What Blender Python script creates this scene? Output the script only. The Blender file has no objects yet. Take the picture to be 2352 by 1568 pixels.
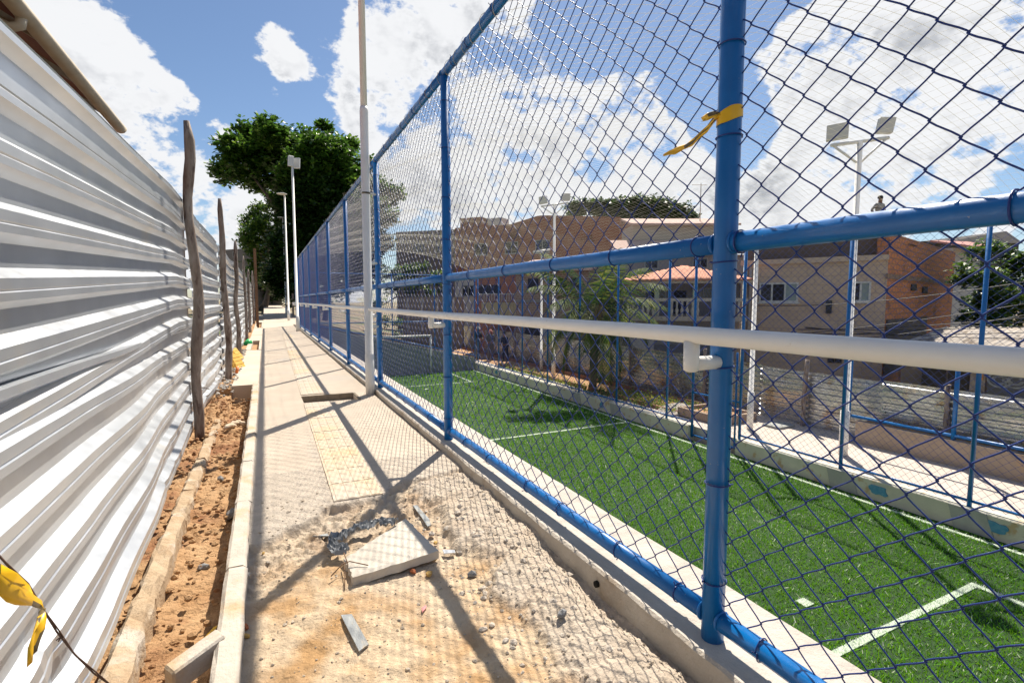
import bpy, bmesh, math, random
import numpy as np
from mathutils import Vector, Matrix, noise as mnoise
R = math.radians
rnd = random.Random(7)
nrg = np.random.default_rng(11)
scene = bpy.context.scene
COL = scene.collection

# ------------------------------------------------------------------ camera
CAMZ = 1.04
PITCH, YAW, FPX = R(4.64), R(26.03), 1159.0
cam_d = bpy.data.cameras.new("camera"); cam = bpy.data.objects.new("camera", cam_d); COL.objects.link(cam)
cam.location = (0, 0, CAMZ); cam.rotation_euler = (R(90) - PITCH, 0, -YAW)
cam_d.sensor_width = 36.0; cam_d.lens = FPX / 2352.0 * 36.0
cam_d.clip_start = 0.05; cam_d.clip_end = 3000
scene.camera = cam
# ------------------------------------------------------------------ sky + sun
SUN = Vector((0.473, 0.58, 1.0)).normalized()
SUN_EL = math.asin(SUN.z); SUN_AZ = math.atan2(SUN.x, SUN.y)
world = bpy.data.worlds.new("World"); scene.world = world; world.use_nodes = True
sun_d = bpy.data.lights.new("sun", 'SUN'); sun = bpy.data.objects.new("sun", sun_d); COL.objects.link(sun)
sun_d.energy = 5.0; sun_d.angle = R(0.53); sun_d.color = (1.0, 0.92, 0.80)
sun.rotation_euler = (-SUN).to_track_quat('-Z', 'Y').to_euler(); sun.location = (20, 25, 45)
scene.view_settings.view_transform = 'Standard'; scene.view_settings.look = 'None'
scene.view_settings.gamma = 1.0; scene.view_settings.use_curve_mapping = False
scene.view_settings.exposure = 0.72

# pixel (2352 x 1568 frame) -> direction, and where that sight line meets a plane of the place
_f = Vector((math.sin(YAW), math.cos(YAW), 0)); _r = Vector((math.cos(YAW), -math.sin(YAW), 0)); _z = Vector((0, 0, 1))
_fw = _f * math.cos(PITCH) - _z * math.sin(PITCH); _up = _f * math.sin(PITCH) + _z * math.cos(PITCH)
CP = Vector((0, 0, CAMZ))
def ray(u, v): return _fw + _r * ((u - 1176) / FPX) - _up * ((v - 784) / FPX)
def atZ(u, v, z): d = ray(u, v); return CP + d * ((z - CAMZ) / d.z)
def atX(u, v, x): d = ray(u, v); return CP + d * (x / d.x)
def atY(u, v, y): d = ray(u, v); return CP + d * (y / d.y)
def atT(u, v, t): return CP + ray(u, v) * t

# world sky: Nishita + cumulus built on the view direction of the dome itself
nt = world.node_tree; nt.nodes.clear()
def N(t, **k):
    n = nt.nodes.new(t)
    for a, b in k.items(): setattr(n, a, b)
    return n
L = nt.links.new
sky = N('ShaderNodeTexSky'); sky.sky_type = 'NISHITA'; sky.sun_disc = False
sky.sun_elevation = SUN_EL; sky.sun_rotation = SUN_AZ; sky.altitude = 0; sky.air_density = 1.0; sky.dust_density = 0.35; sky.ozone_density = 2.2
tc = N('ShaderNodeTexCoord')
nrm = N('ShaderNodeVectorMath', operation='NORMALIZE'); L(tc.outputs['Generated'], nrm.inputs[0])
dirv = nrm.outputs[0]
def math_(op, a, b=None, clamp=False):
    n = N('ShaderNodeMath', operation=op); n.use_clamp = clamp
    for i, s in enumerate((a, b)):
        if s is None: continue
        if isinstance(s, (int, float)): n.inputs[i].default_value = s
        else: L(s, n.inputs[i])
    return n.outputs[0]
def cnoise(vec, scale, detail, rough, off=(0, 0, 0)):
    m = N('ShaderNodeMapping'); m.inputs['Location'].default_value = off; m.inputs['Scale'].default_value = (1, 1, 1.5); L(vec, m.inputs['Vector'])
    t = N('ShaderNodeTexNoise'); t.inputs['Scale'].default_value = scale; t.inputs['Detail'].default_value = detail; t.inputs['Roughness'].default_value = rough
    L(m.outputs[0], t.inputs['Vector']); return t.outputs['Fac']
lobes = [(150,110,110,.5),(230,210,150,.55),(330,330,160,.55),(430,440,150,.5),(520,520,120,.4),(300,420,200,.5),
         (640,118,52,.45),(672,150,40,.35),(532,178,40,.28),(632,252,34,.26),(700,300,50,.18),(265,20,60,.18),
         (960,40,150,.55),(880,190,120,.5),(1010,200,160,.55),(1140,90,150,.5),(1100,290,170,.5),(960,320,120,.42),(1150,420,190,.4),
         (1400,230,100,.5),(1470,290,95,.5),(1330,400,150,.42),(1560,390,90,.5),(1500,440,130,.36),(1250,470,170,.4),(1450,500,160,.36),
         (1790,180,90,.48),(1900,150,120,.42),(1960,240,150,.5),(2120,190,190,.5),(2260,280,170,.45),(2000,360,150,.5),(2180,400,150,.42),
         (1850,420,120,.34),(1760,480,110,.34),(1930,60,110,.4),(2040,60,90,.36),(2300,120,110,.4),
         (650,400,100,-.28),(420,90,140,-.32),(760,60,110,-.4),(560,330,90,-.2),(1500,60,200,-.35),(1300,120,120,-.3),(1620,190,110,-.35),
         (1750,330,110,-.3),(2290,370,80,-.2),(2150,20,70,-.15),(1240,230,60,-.2),(700,250,90,-.2),(1640,320,70,-.3),(2280,20,90,-.25),(1690,290,90,-.3),(2330,390,80,-.35),(2060,300,50,-.15),(1720,60,110,-.3),(1880,270,50,-.2)]
acc = None
for (u, v, rr, w) in lobes:
    c = ray(u, v).normalized()
    d = N('ShaderNodeVectorMath', operation='DOT_PRODUCT'); L(dirv, d.inputs[0]); d.inputs[1].default_value = c
    ang = rr / FPX * (1.0 / (1 + ((u - 1176) ** 2 + (v - 784) ** 2) / FPX ** 2)) ** 0.75
    mr = N('ShaderNodeMapRange', interpolation_type='SMOOTHSTEP'); L(d.outputs['Value'], mr.inputs['Value'])
    mr.inputs['From Min'].default_value = math.cos(ang * 1.7); mr.inputs['From Max'].default_value = 1.0
    mr.inputs['To Min'].default_value = 0; mr.inputs['To Max'].default_value = w
    acc = mr.outputs[0] if acc is None else math_('ADD', acc, mr.outputs[0])
acc = math_('MAXIMUM', math_('MINIMUM', math_('MULTIPLY', acc, 1.1), 0.45), -0.40)
def cen(x, k): return math_('MULTIPLY', math_('SUBTRACT', x, .5), k)
n1 = cnoise(dirv, 4.2, 4, 0.5, (3.1, 1.7, .4)); n2 = cnoise(dirv, 13.0, 6, 0.6, (7.1, 2.7, 1.4)); n4 = cnoise(dirv, 55.0, 3, 0.6, (2.1, 9.7, 4.4))
base = math_('ADD', math_('ADD', cen(n1, 1.6), cen(n2, 1.8)), cen(n4, .6))
dens = math_('ADD', base, acc)
cm = N('ShaderNodeMapRange', interpolation_type='SMOOTHSTEP'); L(dens, cm.inputs['Value'])
cm.inputs['From Min'].default_value = 0.10; cm.inputs['From Max'].default_value = 0.34
# cumulus modelling: the side towards the sun is brighter than the thick, shaded base
sh = N('ShaderNodeVectorMath', operation='ADD'); L(dirv, sh.inputs[0]); sh.inputs[1].default_value = (SUN.x * .035, SUN.y * .035, SUN.z * .06)
m1 = cnoise(sh.outputs[0], 4.2, 2, 0.5, (3.1, 1.7, .4)); m2 = cnoise(sh.outputs[0], 13.0, 3, 0.6, (7.1, 2.7, 1.4))
dd_ = math_('ADD', math_('MULTIPLY', math_('SUBTRACT', m1, n1), 2.2), math_('MULTIPLY', math_('SUBTRACT', m2, n2), 1.3))
thick = N('ShaderNodeMapRange', interpolation_type='SMOOTHSTEP'); L(dens, thick.inputs['Value'])
thick.inputs['From Min'].default_value = 0.32; thick.inputs['From Max'].default_value = 0.85
shade = math_('MULTIPLY', thick.outputs[0], math_('ADD', math_('MULTIPLY', dd_, 2.4), .50), True)
ccol = N('ShaderNodeMix', data_type='RGBA'); L(shade, ccol.inputs['Factor'])
ccol.inputs[6].default_value = (8.7, 8.8, 9.0, 1); ccol.inputs[7].default_value = (4.3, 4.5, 4.9, 1)
# a little thin haze-blue mixed so the clear sky has the photo's mid blue
skm = N('ShaderNodeMix', data_type='RGBA', blend_type='MULTIPLY'); skm.inputs['Factor'].default_value = 1.0
L(sky.outputs[0], skm.inputs[6]); skm.inputs[7].default_value = (.95, 1.0, 1.06, 1)
mixc = N('ShaderNodeMix', data_type='RGBA'); L(cm.outputs[0], mixc.inputs['Factor']); L(skm.outputs[2], mixc.inputs[6]); L(ccol.outputs[2], mixc.inputs[7])
bg = N('ShaderNodeBackground'); bg.inputs['Strength'].default_value = 0.064; L(mixc.outputs[2], bg.inputs['Color'])
world.cycles.sampling_method = 'MANUAL'; world.cycles.sample_map_resolution = 512
wo = N('ShaderNodeOutputWorld'); L(bg.outputs[0], wo.inputs['Surface'])

# ------------------------------------------------------------------ materials
MATS = {}
def pm(name, c1, c2=None, scale=4.0, rough=0.8, bump=0.0, bscale=40.0, metal=0.0, c3=None, s3=1.2, t3=(.52, .62), detail=6, spec=0.4,
       stretch=(1, 1, 1), coat=0.0, bd=0.02, trans=0.0, rvar=0.0):
    if name in MATS: return MATS[name]
    m = bpy.data.materials.new(name); m.use_nodes = True; t = m.node_tree; b = t.nodes['Principled BSDF']; MATS[name] = m
    c1 = (*c1, 1); b.inputs['Base Color'].default_value = c1; b.inputs['Roughness'].default_value = rough; b.inputs['Metallic'].default_value = metal
    b.inputs['Specular IOR Level'].default_value = spec; b.inputs['Coat Weight'].default_value = coat
    ge = t.nodes.new('ShaderNodeNewGeometry'); mp = t.nodes.new('ShaderNodeMapping'); mp.inputs['Scale'].default_value = stretch
    t.links.new(ge.outputs['Position'], mp.inputs['Vector'])
    def nz(s, d=detail):
        n = t.nodes.new('ShaderNodeTexNoise'); n.inputs['Scale'].default_value = s; n.inputs['Detail'].default_value = d; n.inputs['Roughness'].default_value = .6
        t.links.new(mp.outputs[0], n.inputs['Vector']); return n.outputs['Fac']
    col = None
    if c2:
        rp = t.nodes.new('ShaderNodeMapRange'); rp.inputs['From Min'].default_value = .32; rp.inputs['From Max'].default_value = .68
        t.links.new(nz(scale), rp.inputs['Value'])
        mx = t.nodes.new('ShaderNodeMix'); mx.data_type = 'RGBA'; mx.inputs[6].default_value = c1; mx.inputs[7].default_value = (*c2, 1)
        t.links.new(rp.outputs[0], mx.inputs['Factor']); col = mx.outputs[2]
    if c3:
        rp = t.nodes.new('ShaderNodeMapRange'); rp.inputs['From Min'].default_value = t3[0]; rp.inputs['From Max'].default_value = t3[1]
        t.links.new(nz(s3), rp.inputs['Value'])
        mx = t.nodes.new('ShaderNodeMix'); mx.data_type = 'RGBA'; mx.inputs[7].default_value = (*c3, 1)
        if col: t.links.new(col, mx.inputs[6])
        else: mx.inputs[6].default_value = c1
        t.links.new(rp.outputs[0], mx.inputs['Factor']); col = mx.outputs[2]
    if col: t.links.new(col, b.inputs['Base Color'])
    if rvar:
        rp = t.nodes.new('ShaderNodeMapRange'); rp.inputs['To Min'].default_value = max(.02, rough - rvar); rp.inputs['To Max'].default_value = rough + rvar
        rp.inputs['From Min'].default_value = .35; rp.inputs['From Max'].default_value = .65
        t.links.new(nz(scale * 1.7), rp.inputs['Value']); t.links.new(rp.outputs[0], b.inputs['Roughness'])
    if bump:
        bp = t.nodes.new('ShaderNodeBump'); bp.inputs['Strength'].default_value = bump; bp.inputs['Distance'].default_value = bd
        t.links.new(nz(bscale, 8), bp.inputs['Height']); t.links.new(bp.outputs[0], b.inputs['Normal'])
    return m
def leafmat(name, ca, cb, cc, trans=.35):
    m = bpy.data.materials.new(name); m.use_nodes = True; t = m.node_tree; b = t.nodes['Principled BSDF']; MATS[name] = m
    at = t.nodes.new('ShaderNodeAttribute'); at.attribute_name = 'tone'
    cr = t.nodes.new('ShaderNodeValToRGB'); e = cr.color_ramp.elements; e[0].color = (*ca, 1); e[1].color = (*cc, 1); e[1].position = 1
    x = e.new(.55); x.color = (*cb, 1)
    t.links.new(at.outputs['Fac'], cr.inputs[0]); t.links.new(cr.outputs[0], b.inputs['Base Color']); b.inputs['Roughness'].default_value = .42; b.inputs['Specular IOR Level'].default_value = .45
    tr = t.nodes.new('ShaderNodeBsdfTranslucent'); hs = t.nodes.new('ShaderNodeHueSaturation'); hs.inputs['Value'].default_value = 1.7; hs.inputs['Hue'].default_value = .48
    t.links.new(cr.outputs[0], hs.inputs['Color']); t.links.new(hs.outputs[0], tr.inputs['Color'])
    mx = t.nodes.new('ShaderNodeMixShader'); mx.inputs[0].default_value = trans
    t.links.new(b.outputs[0], mx.inputs[1]); t.links.new(tr.outputs[0], mx.inputs[2]); t.links.new(mx.outputs[0], t.nodes['Material Output'].inputs[0])
    return m

# ------------------------------------------------------------------ mesh helpers
def tag(o, label=None, cat=None, group=None, kind=None):
    if label: o['label'] = label
    if cat: o['category'] = cat
    if group: o['group'] = group
    if kind: o['kind'] = kind
    return o
ORG = {}
def thing(name, label, cat, loc=(0, 0, 0), group=None):
    o = bpy.data.objects.new(name, None); COL.objects.link(o); o.location = loc; o.empty_display_size = .1
    ORG[o] = Vector(loc)
    return tag(o, label, cat, group)
def org(o):
    v = Vector((0, 0, 0))
    while o is not None:
        v = v + o.location; o = o.parent
    return v
def link_mesh(name, me, parent=None, loc=None):
    o = bpy.data.objects.new(name, me); COL.objects.link(o)
    if parent is not None: o.parent = parent
    if loc is not None: o.location = loc
    return o
class MB:
    def __init__(s): s.v = []; s.f = []; s.mi = []; s.sm = []; s.cur = 0; s.smooth = False
    def _add(s, vs, fs):
        b = len(s.v); s.v.extend([tuple(p) for p in vs])
        for f in fs: s.f.append([b + i for i in f]); s.mi.append(s.cur); s.sm.append(s.smooth)
        return s
    def hexa(s, p):   # 8 points: bottom 4 (ccw), top 4
        return s._add(p, [(3, 2, 1, 0), (4, 5, 6, 7), (0, 1, 5, 4), (1, 2, 6, 5), (2, 3, 7, 6), (3, 0, 4, 7)])
    def box(s, x0, x1, y0, y1, z0, z1):
        return s.hexa([(x0, y0, z0), (x1, y0, z0), (x1, y1, z0), (x0, y1, z0), (x0, y0, z1), (x1, y0, z1), (x1, y1, z1), (x0, y1, z1)])
    def obox(s, o, ax, ay, az):  # corner + three edge vectors
        o = Vector(o); ax = Vector(ax); ay = Vector(ay); az = Vector(az)
        return s.hexa([o, o + ax, o + ax + ay, o + ay, o + az, o + ax + az, o + ax + ay + az, o + ay + az])
    def tube(s, pts, r, n=8, cap=True, smooth=True):
        pts = [Vector(p) for p in pts]; rs = r if isinstance(r, (list, tuple)) else [r] * len(pts)
        t0 = (pts[1] - pts[0]).normalized(); ref = Vector((0, 0, 1)) if abs(t0.z) < .9 else Vector((1, 0, 0))
        a = t0.cross(ref).normalized(); vs = []; fs = []
        for i, p in enumerate(pts):
            if i == 0: t = t0
            elif i == len(pts) - 1: t = (pts[i] - pts[i - 1]).normalized()
            else: t = ((pts[i + 1] - pts[i]).normalized() + (pts[i] - pts[i - 1]).normalized()).normalized()
            a = (a - t * a.dot(t)).normalized(); b = t.cross(a)
            for k in range(n):
                an = 2 * math.pi * k / n; vs.append(p + (a * math.cos(an) + b * math.sin(an)) * rs[i])
        for i in range(len(pts) - 1):
            for k in range(n):
                k2 = (k + 1) % n; fs.append((i * n + k, i * n + k2, (i + 1) * n + k2, (i + 1) * n + k))
        sv = s.smooth; s.smooth = smooth; b0 = len(s.v); s._add(vs, fs)
        s.smooth = False
        if cap:
            s.f.append([b0 + k for k in range(n)][::-1]); s.mi.append(s.cur); s.sm.append(False)
            e = b0 + (len(pts) - 1) * n; s.f.append([e + k for k in range(n)]); s.mi.append(s.cur); s.sm.append(False)
        s.smooth = sv; return s
    def grid(s, P, nu, nv, smooth=True):  # P list of nu*nv points, row-major (nu rows of nv)
        sv = s.smooth; s.smooth = smooth
        s._add(P, [(i * nv + j, i * nv + j + 1, (i + 1) * nv + j + 1, (i + 1) * nv + j) for i in range(nu - 1) for j in range(nv - 1)])
        s.smooth = sv; return s
    def build(s, name, mat, parent=None, bevel=0.0, seg=1):
        o0 = org(parent) if parent is not None else Vector((0, 0, 0))
        me = bpy.data.meshes.new(name); me.from_pydata([(p[0] - o0.x, p[1] - o0.y, p[2] - o0.z) for p in s.v], [], s.f)
        for m in (mat if isinstance(mat, (list, tuple)) else [mat]): me.materials.append(m)
        me.polygons.foreach_set('material_index', s.mi); me.polygons.foreach_set('use_smooth', s.sm)
        me.update()
        o = link_mesh(name, me, parent)
        if bevel:
            bv = o.modifiers.new('bevel', 'BEVEL'); bv.width = bevel; bv.segments = seg; bv.limit_method = 'ANGLE'
        return o
def bulk(name, V, F, mat, parent=None, smooth=False, tone=None, off=True):
    """numpy verts (n,3), faces (m,k)"""
    V = np.asarray(V, dtype=np.float32).copy(); F = np.asarray(F, dtype=np.int32)
    if parent is not None and off: V -= np.array(org(parent), dtype=np.float32)
    me = bpy.data.meshes.new(name); me.vertices.add(len(V)); me.vertices.foreach_set('co', V.ravel())
    k = F.shape[1]; me.loops.add(F.size); me.loops.foreach_set('vertex_index', F.ravel())
    me.polygons.add(len(F)); me.polygons.foreach_set('loop_start', np.arange(0, F.size, k, dtype=np.int32)); me.polygons.foreach_set('loop_total', np.full(len(F), k, dtype=np.int32))
    if smooth: me.polygons.foreach_set('use_smooth', np.ones(len(F), dtype=bool))
    me.update(calc_edges=True); me.materials.append(mat)
    if tone is not None:
        at = me.attributes.new('tone', 'FLOAT', 'POINT'); at.data.foreach_set('value', np.asarray(tone, dtype=np.float32))
    return link_mesh(name, me, parent)
def n2(x, y, s=1.0, o=0.0): return mnoise.noise(Vector((x * s + o, y * s - o * .7, o * 1.3)))
def fbm(x, y, s, octv=4, o=0.0):
    a = 1; t = 0
    for i in range(octv): t += a * n2(x, y, s, o + i * 5.1); a *= .5; s *= 2.03
    return t
# ------------------------------------------------------------------ shared materials
concrete = pm('concrete_path', (.56, .475, .38), (.48, .40, .315), 2.2, .9, .35, 90, c3=(.45, .41, .36), s3=.8, t3=(.55, .75), bd=.006)
kerbmat = pm('kerb_concrete', (.52, .47, .40), (.43, .38, .32), 9, .9, .6, 60, c3=(.46, .33, .20), s3=5, t3=(.50, .66), bd=.008)
ledgemat = pm('ledge_concrete', (.52, .47, .40), (.42, .37, .31), 7, .95, .7, 70, c3=(.36, .28, .2), s3=4, t3=(.52, .68), bd=.012)
blue = pm('blue_paint', (.002, .120, .38), (.004, .145, .44), 14, .36, .15, 160, spec=.45, coat=.2, bd=.002, c3=(.30, .33, .36), s3=75, t3=(.70, .72), rvar=.08)
bluewire = pm('blue_pvc_wire', (.012, .03, .17), (.018, .045, .22), 30, .38, spec=.45)
whitepaint = pm('white_paint', (.85, .83, .79), (.80, .775, .72), 6, .38, .12, 130, c3=(.62, .55, .45), s3=22, t3=(.68, .74), spec=.5, bd=.002)
galv = pm('galvanised_sheet', (.63, .655, .685), (.56, .585, .615), 4, .33, 0, 14, metal=.74, rvar=.04, c3=(.66, .63, .58), s3=2.2, t3=(.6, .8), bd=.004, detail=3)
soil = pm('red_soil', (.36, .20, .09), (.50, .32, .17), 7, .95, .9, 45, c3=(.28, .13, .06), s3=3.0, t3=(.5, .66), bd=.03)
wood = pm('weathered_wood', (.17, .115, .085), (.40, .34, .29), 16, .9, .8, 60, stretch=(1, 1, .25), c3=(.10, .06, .045), s3=14, t3=(.54, .64), bd=.01)
yellowtile = pm('yellow_tactile', (.64, .45, .22), (.60, .48, .33), 3.0, .85, .3, 120, c3=(.58, .49, .39), s3=1.1, t3=(.36, .54), bd=.004)
stone = pm('rubble_stone', (.48, .44, .38), (.36, .34, .32), 18, .9, .6, 80, c3=(.5, .38, .24), s3=9, t3=(.55, .68), bd=.01)
rope = pm('twine', (.55, .47, .33), rough=.8)
netmat = pm('white_net_cord', (.86, .83, .74), rough=.7)
_t = netmat.node_tree; _tr = _t.nodes.new('ShaderNodeBsdfTranslucent'); _tr.inputs[0].default_value = (.9, .87, .78, 1); _mx = _t.nodes.new('ShaderNodeMixShader'); _mx.inputs[0].default_value = .45
_t.links.new(_t.nodes['Principled BSDF'].outputs[0], _mx.inputs[1]); _t.links.new(_tr.outputs[0], _mx.inputs[2]); _t.links.new(_mx.outputs[0], _t.nodes['Material Output'].inputs[0])
darkpit = pm('damp_earth', (.10, .07, .05), (.16, .11, .075), 9, .95, .6, 50)
tape_y = pm('yellow_tape', (.85, .50, .015), (.80, .44, .01), 20, .38, spec=.5)
tape_k = pm('black_tape', (.07, .06, .045), (.16, .12, .05), 30, .4)

# ------------------------------------------------------------------ ground sheet to the horizon
def gz(x, y):
    lo = -2.75
    if x < 1.3: h = -.45 if y < 30 else -.45 + .25 * min(1, (y - 30) / 30)
    else: h = lo
    if y > 24 and x >= 1.3:
        k = min(1, (y - 24) / 12); k = k * k * (3 - 2 * k); s = max(0, 1 - max(0, x - 1.3) / 16)
        h = lo + (-.35 - lo) * k * s
    return h
xs = [-900, -300, -100, -40, -15, -6, -2.2, -.54, .4, 1.29, 1.31, 3, 6, 10, 14, 20, 30, 60, 120, 300, 900]
ys = [-900, -200, -60, -20, -5, 5, 15, 23, 26, 28, 30, 33, 37, 45, 60, 80, 140, 300, 900]
g = MB(); g.grid([(x, y, gz(x, y)) for x in xs for y in ys][:], len(xs), len(ys))
g.f = [f[::-1] for f in g.f]
tag(g.build('ground', pm('bare_ground', (.30, .22, .14), (.22, .17, .11), .6, .95, .4, 12, c3=(.10, .13, .05), s3=.25, t3=(.5, .6))), kind='structure')

# ------------------------------------------------------------------ walkway
def pathz(y): return 0 if y < 26 else .55 * ((y - 26) / 46) ** 1.2
w = MB()
w.box(-.10, 1.06, 3.3, 5.42, -.2, 0); w.box(-.10, .32, 5.42, 5.80, -.2, 0); w.box(.85, 1.06, 5.42, 5.80, -.2, 0)
prev = 5.80
for yy in (9, 12, 15, 18, 21, 24, 27, 31, 36, 42, 50, 60, 74):
    xr = 1.06 if yy < 25 else 1.75
    w.hexa([(-.10, prev, -.4), (xr, prev, -.4), (xr, yy, -.4), (-.10, yy, -.4), (-.10, prev, pathz(prev)), (xr, prev, pathz(prev)), (xr, yy, pathz(yy)), (-.10, yy, pathz(yy))]); prev = yy
w.box(.32, .85, 5.42, 5.80, -.2, -.055)
walk = tag(w.build('walkway', concrete), kind='structure')
# concrete apron between the path and the hoarding, with open planting pits
a = MB()
for (y0, y1) in ((7.0, 11.9), (14.7, 21.6), (27.0, 40.0)): a.box(-.40, -.103, y0, y1, -.3, -.002)
for (y0, y1) in ((11.9, 14.7), (21.6, 27.0)):
    a.box(-.40, -.31, y0 + .003, y1 - .003, -.3, .004); a.box(-.155, -.103, y0 + .003, y1 - .003, -.3, .012)
a.build('apron', concrete, walk)
p = MB()
for (y0, y1) in ((11.9, 14.7), (21.6, 27.0)): p.box(-.309, -.156, y0 + .004, y1 - .004, -.3, -.10)
p.build('pit_soil', soil, walk)

# foreground, broken up: one dense sheet of real relief
YB = [(-.12, 2.36), (.0, 2.40), (.14, 2.52), (.27, 2.66), (.53, 2.655), (.61, 2.79), (.8, 2.86), (1.1, 2.92)]
XRB = [(.0, .72), (1.0, .72), (1.3, .72), (1.6, .70), (1.8, .79), (2.02, .69), (2.3, .73), (2.5, .72), (2.7, .70), (3.4, .7)]
def interp(T, x): return float(np.interp(x, [a for a, b in T], [b for a, b in T]))
def fore(x, y):
    yb = interp(YB, x) + .05 * n2(x, y, 9, 2.2) + .025 * n2(x, y, 30, 4.2)
    if .27 < x < .53: yb = min(yb, 2.67)
    d = yb - y
    br = min(1, max(0, d / .035))
    xr = interp(XRB, y) + .07 * n2(x, y, 6, 8.2) + .03 * n2(x, y, 22, 1.2)
    rb = min(1, max(0, (x - xr) / .05)) * min(1, max(0, d / .12 + .2))
    near = min(1, max(0, (d - .0) / .1)) * min(1, max(0, (.55 - d) / .3))           # clods along the broken edge
    sand = -.034 + .012 * fbm(x, y, 3, 3, 5) + .005 * fbm(x, y, 22, 3, 3) + near * (.045 * abs(fbm(x, y, 13, 4, 9)) + .014 * (.45 - mnoise.voronoi(Vector((x * 38, y * 34, 2.2)))[0][0]) - .012)
    wx, wy = x + .02 * n2(x, y, 25, 3), y + .02 * n2(x, y, 25, 6)
    dd, pp = mnoise.voronoi(Vector((wx * 24, wy * 22, .3))); d2, p2 = mnoise.voronoi(Vector((wx * 60, wy * 57, 1.3)))
    hsh = math.sin(pp[0].x * 12.9 + pp[0].y * 78.2) * 43758.5; hsh -= math.floor(hsh)
    lump = .009 * (hsh - .5) * min(1, 5 * (dd[1] - dd[0])) + .005 * (.5 - d2[0]) + .012 * (.35 - abs(fbm(x, y, 8, 4, 12)))
    rub = -.012 + .016 * fbm(x, y, 5, 3, 2) + lump * 1.0 + .006 * fbm(x, y, 45, 2, 6) - .038 * max(0, min(1, (x - .97) / .08)) * max(0, min(1, (2.0 - y) / .5)) + .008
    if y < 1.6: rub -= .012 * (1.6 - y)
    z = (1 - rb) * sand + rb * rub
    z = br * z + (1 - br) * (.0015 * fbm(x, y, 12, 2, 7))
    tone = br * (1 - rb) * min(1, .55 + max(0, (2.3 - y)) * .5 + .35 * fbm(x, y, 3, 3, 1)) + br * rb * (.12 + .25 * max(0, fbm(x, y, 4, 2, 3)))
    return z, max(0, min(1, tone))
gx = np.linspace(-.10, 1.085, 165); gy = np.concatenate([np.linspace(.6, 2.95, 320), np.linspace(2.96, 3.3, 22)])
V = []; T = []
for x in gx:
    for y in gy:
        z, t = fore(x, y)
        if y > 3.22: z = z * (3.3 - y) / .08
        V.append((x, y, z)); T.append(t)
nx, ny = len(gx), len(gy); idx = np.arange(nx * ny).reshape(nx, ny)
F = np.stack([idx[:-1, :-1], idx[1:, :-1], idx[1:, 1:], idx[:-1, 1:]], -1).reshape(-1, 4)
fm = pm('broken_ground', (.57, .49, .40), (.45, .385, .31), 12, .95, .9, 70, bd=.014)
t_ = fm.node_tree; b_ = t_.nodes['Principled BSDF']; src = b_.inputs['Base Color'].links[0].from_socket
at_ = t_.nodes.new('ShaderNodeAttribute'); at_.attribute_name = 'tone'
geo = t_.nodes.new('ShaderNodeNewGeometry'); nz_ = t_.nodes.new('ShaderNodeTexNoise'); nz_.inputs['Scale'].default_value = 5; nz_.inputs['Detail'].default_value = 7
t_.links.new(geo.outputs['Position'], nz_.inputs['Vector'])
sm = t_.nodes.new('ShaderNodeMix'); sm.data_type = 'RGBA'; sm.inputs[6].default_value = (.62, .475, .315, 1); sm.inputs[7].default_value = (.47, .28, .125, 1)
mr_ = t_.nodes.new('ShaderNodeMapRange'); mr_.inputs['From Min'].default_value = .44; mr_.inputs['From Max'].default_value = .62; t_.links.new(nz_.outputs['Fac'], mr_.inputs['Value']); t_.links.new(mr_.outputs[0], sm.inputs['Factor'])
fx = t_.nodes.new('ShaderNodeMix'); fx.data_type = 'RGBA'; t_.links.new(at_.outputs['Fac'], fx.inputs['Factor']); t_.links.new(src, fx.inputs[6]); t_.links.new(sm.outputs[2], fx.inputs[7]); t_.links.new(fx.outputs[2], b_.inputs['Base Color'])
tag(bulk('broken_walkway', V, F, fm, None, True, T), kind='structure')

# tactile paving tiles (each one a piece of the walkway)
tm = MB(); tm.box(0, .25, 0, .25, -.02, .006)
for k in range(4): tm.hexa([(.012 + .06 * k, .008, .006), (.058 + .06 * k, .003, .006), (.058 + .06 * k, .2475, .006), (.012 + .06 * k, .2475, .006),
                            (.016 + .06 * k, .006, .0085), (.054 + .06 * k, .006, .0085), (.054 + .06 * k, .244, .0085), (.016 + .06 * k, .244, .0085)])
tile0 = tm.build('tactile_tile', yellowtile, walk)
y = 2.685; first = True; k = 0
while y < 17.2:
    if not (5.33 < y + .125 < 5.9):
        o = tile0 if first else link_mesh('tactile_tile', tile0.data, walk)
        o.location = (.285 + .0115 * (y - 2.7), y, rnd.uniform(-.002, .002)); o.rotation_euler = (0, 0, -.0115 + rnd.uniform(-.006, .006)); first = False
    y += .2505

# rim of the cut slot in the walkway
s = MB(); s.box(.318, .852, 5.795, 5.83, -.06, .012); s.box(.852, .875, 5.42, 5.83, -.06, .010)
s.build('slot_rim', pm('slot_edge', (.30, .24, .17), (.2, .16, .12), 20, .9, .6, 70), walk)

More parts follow.
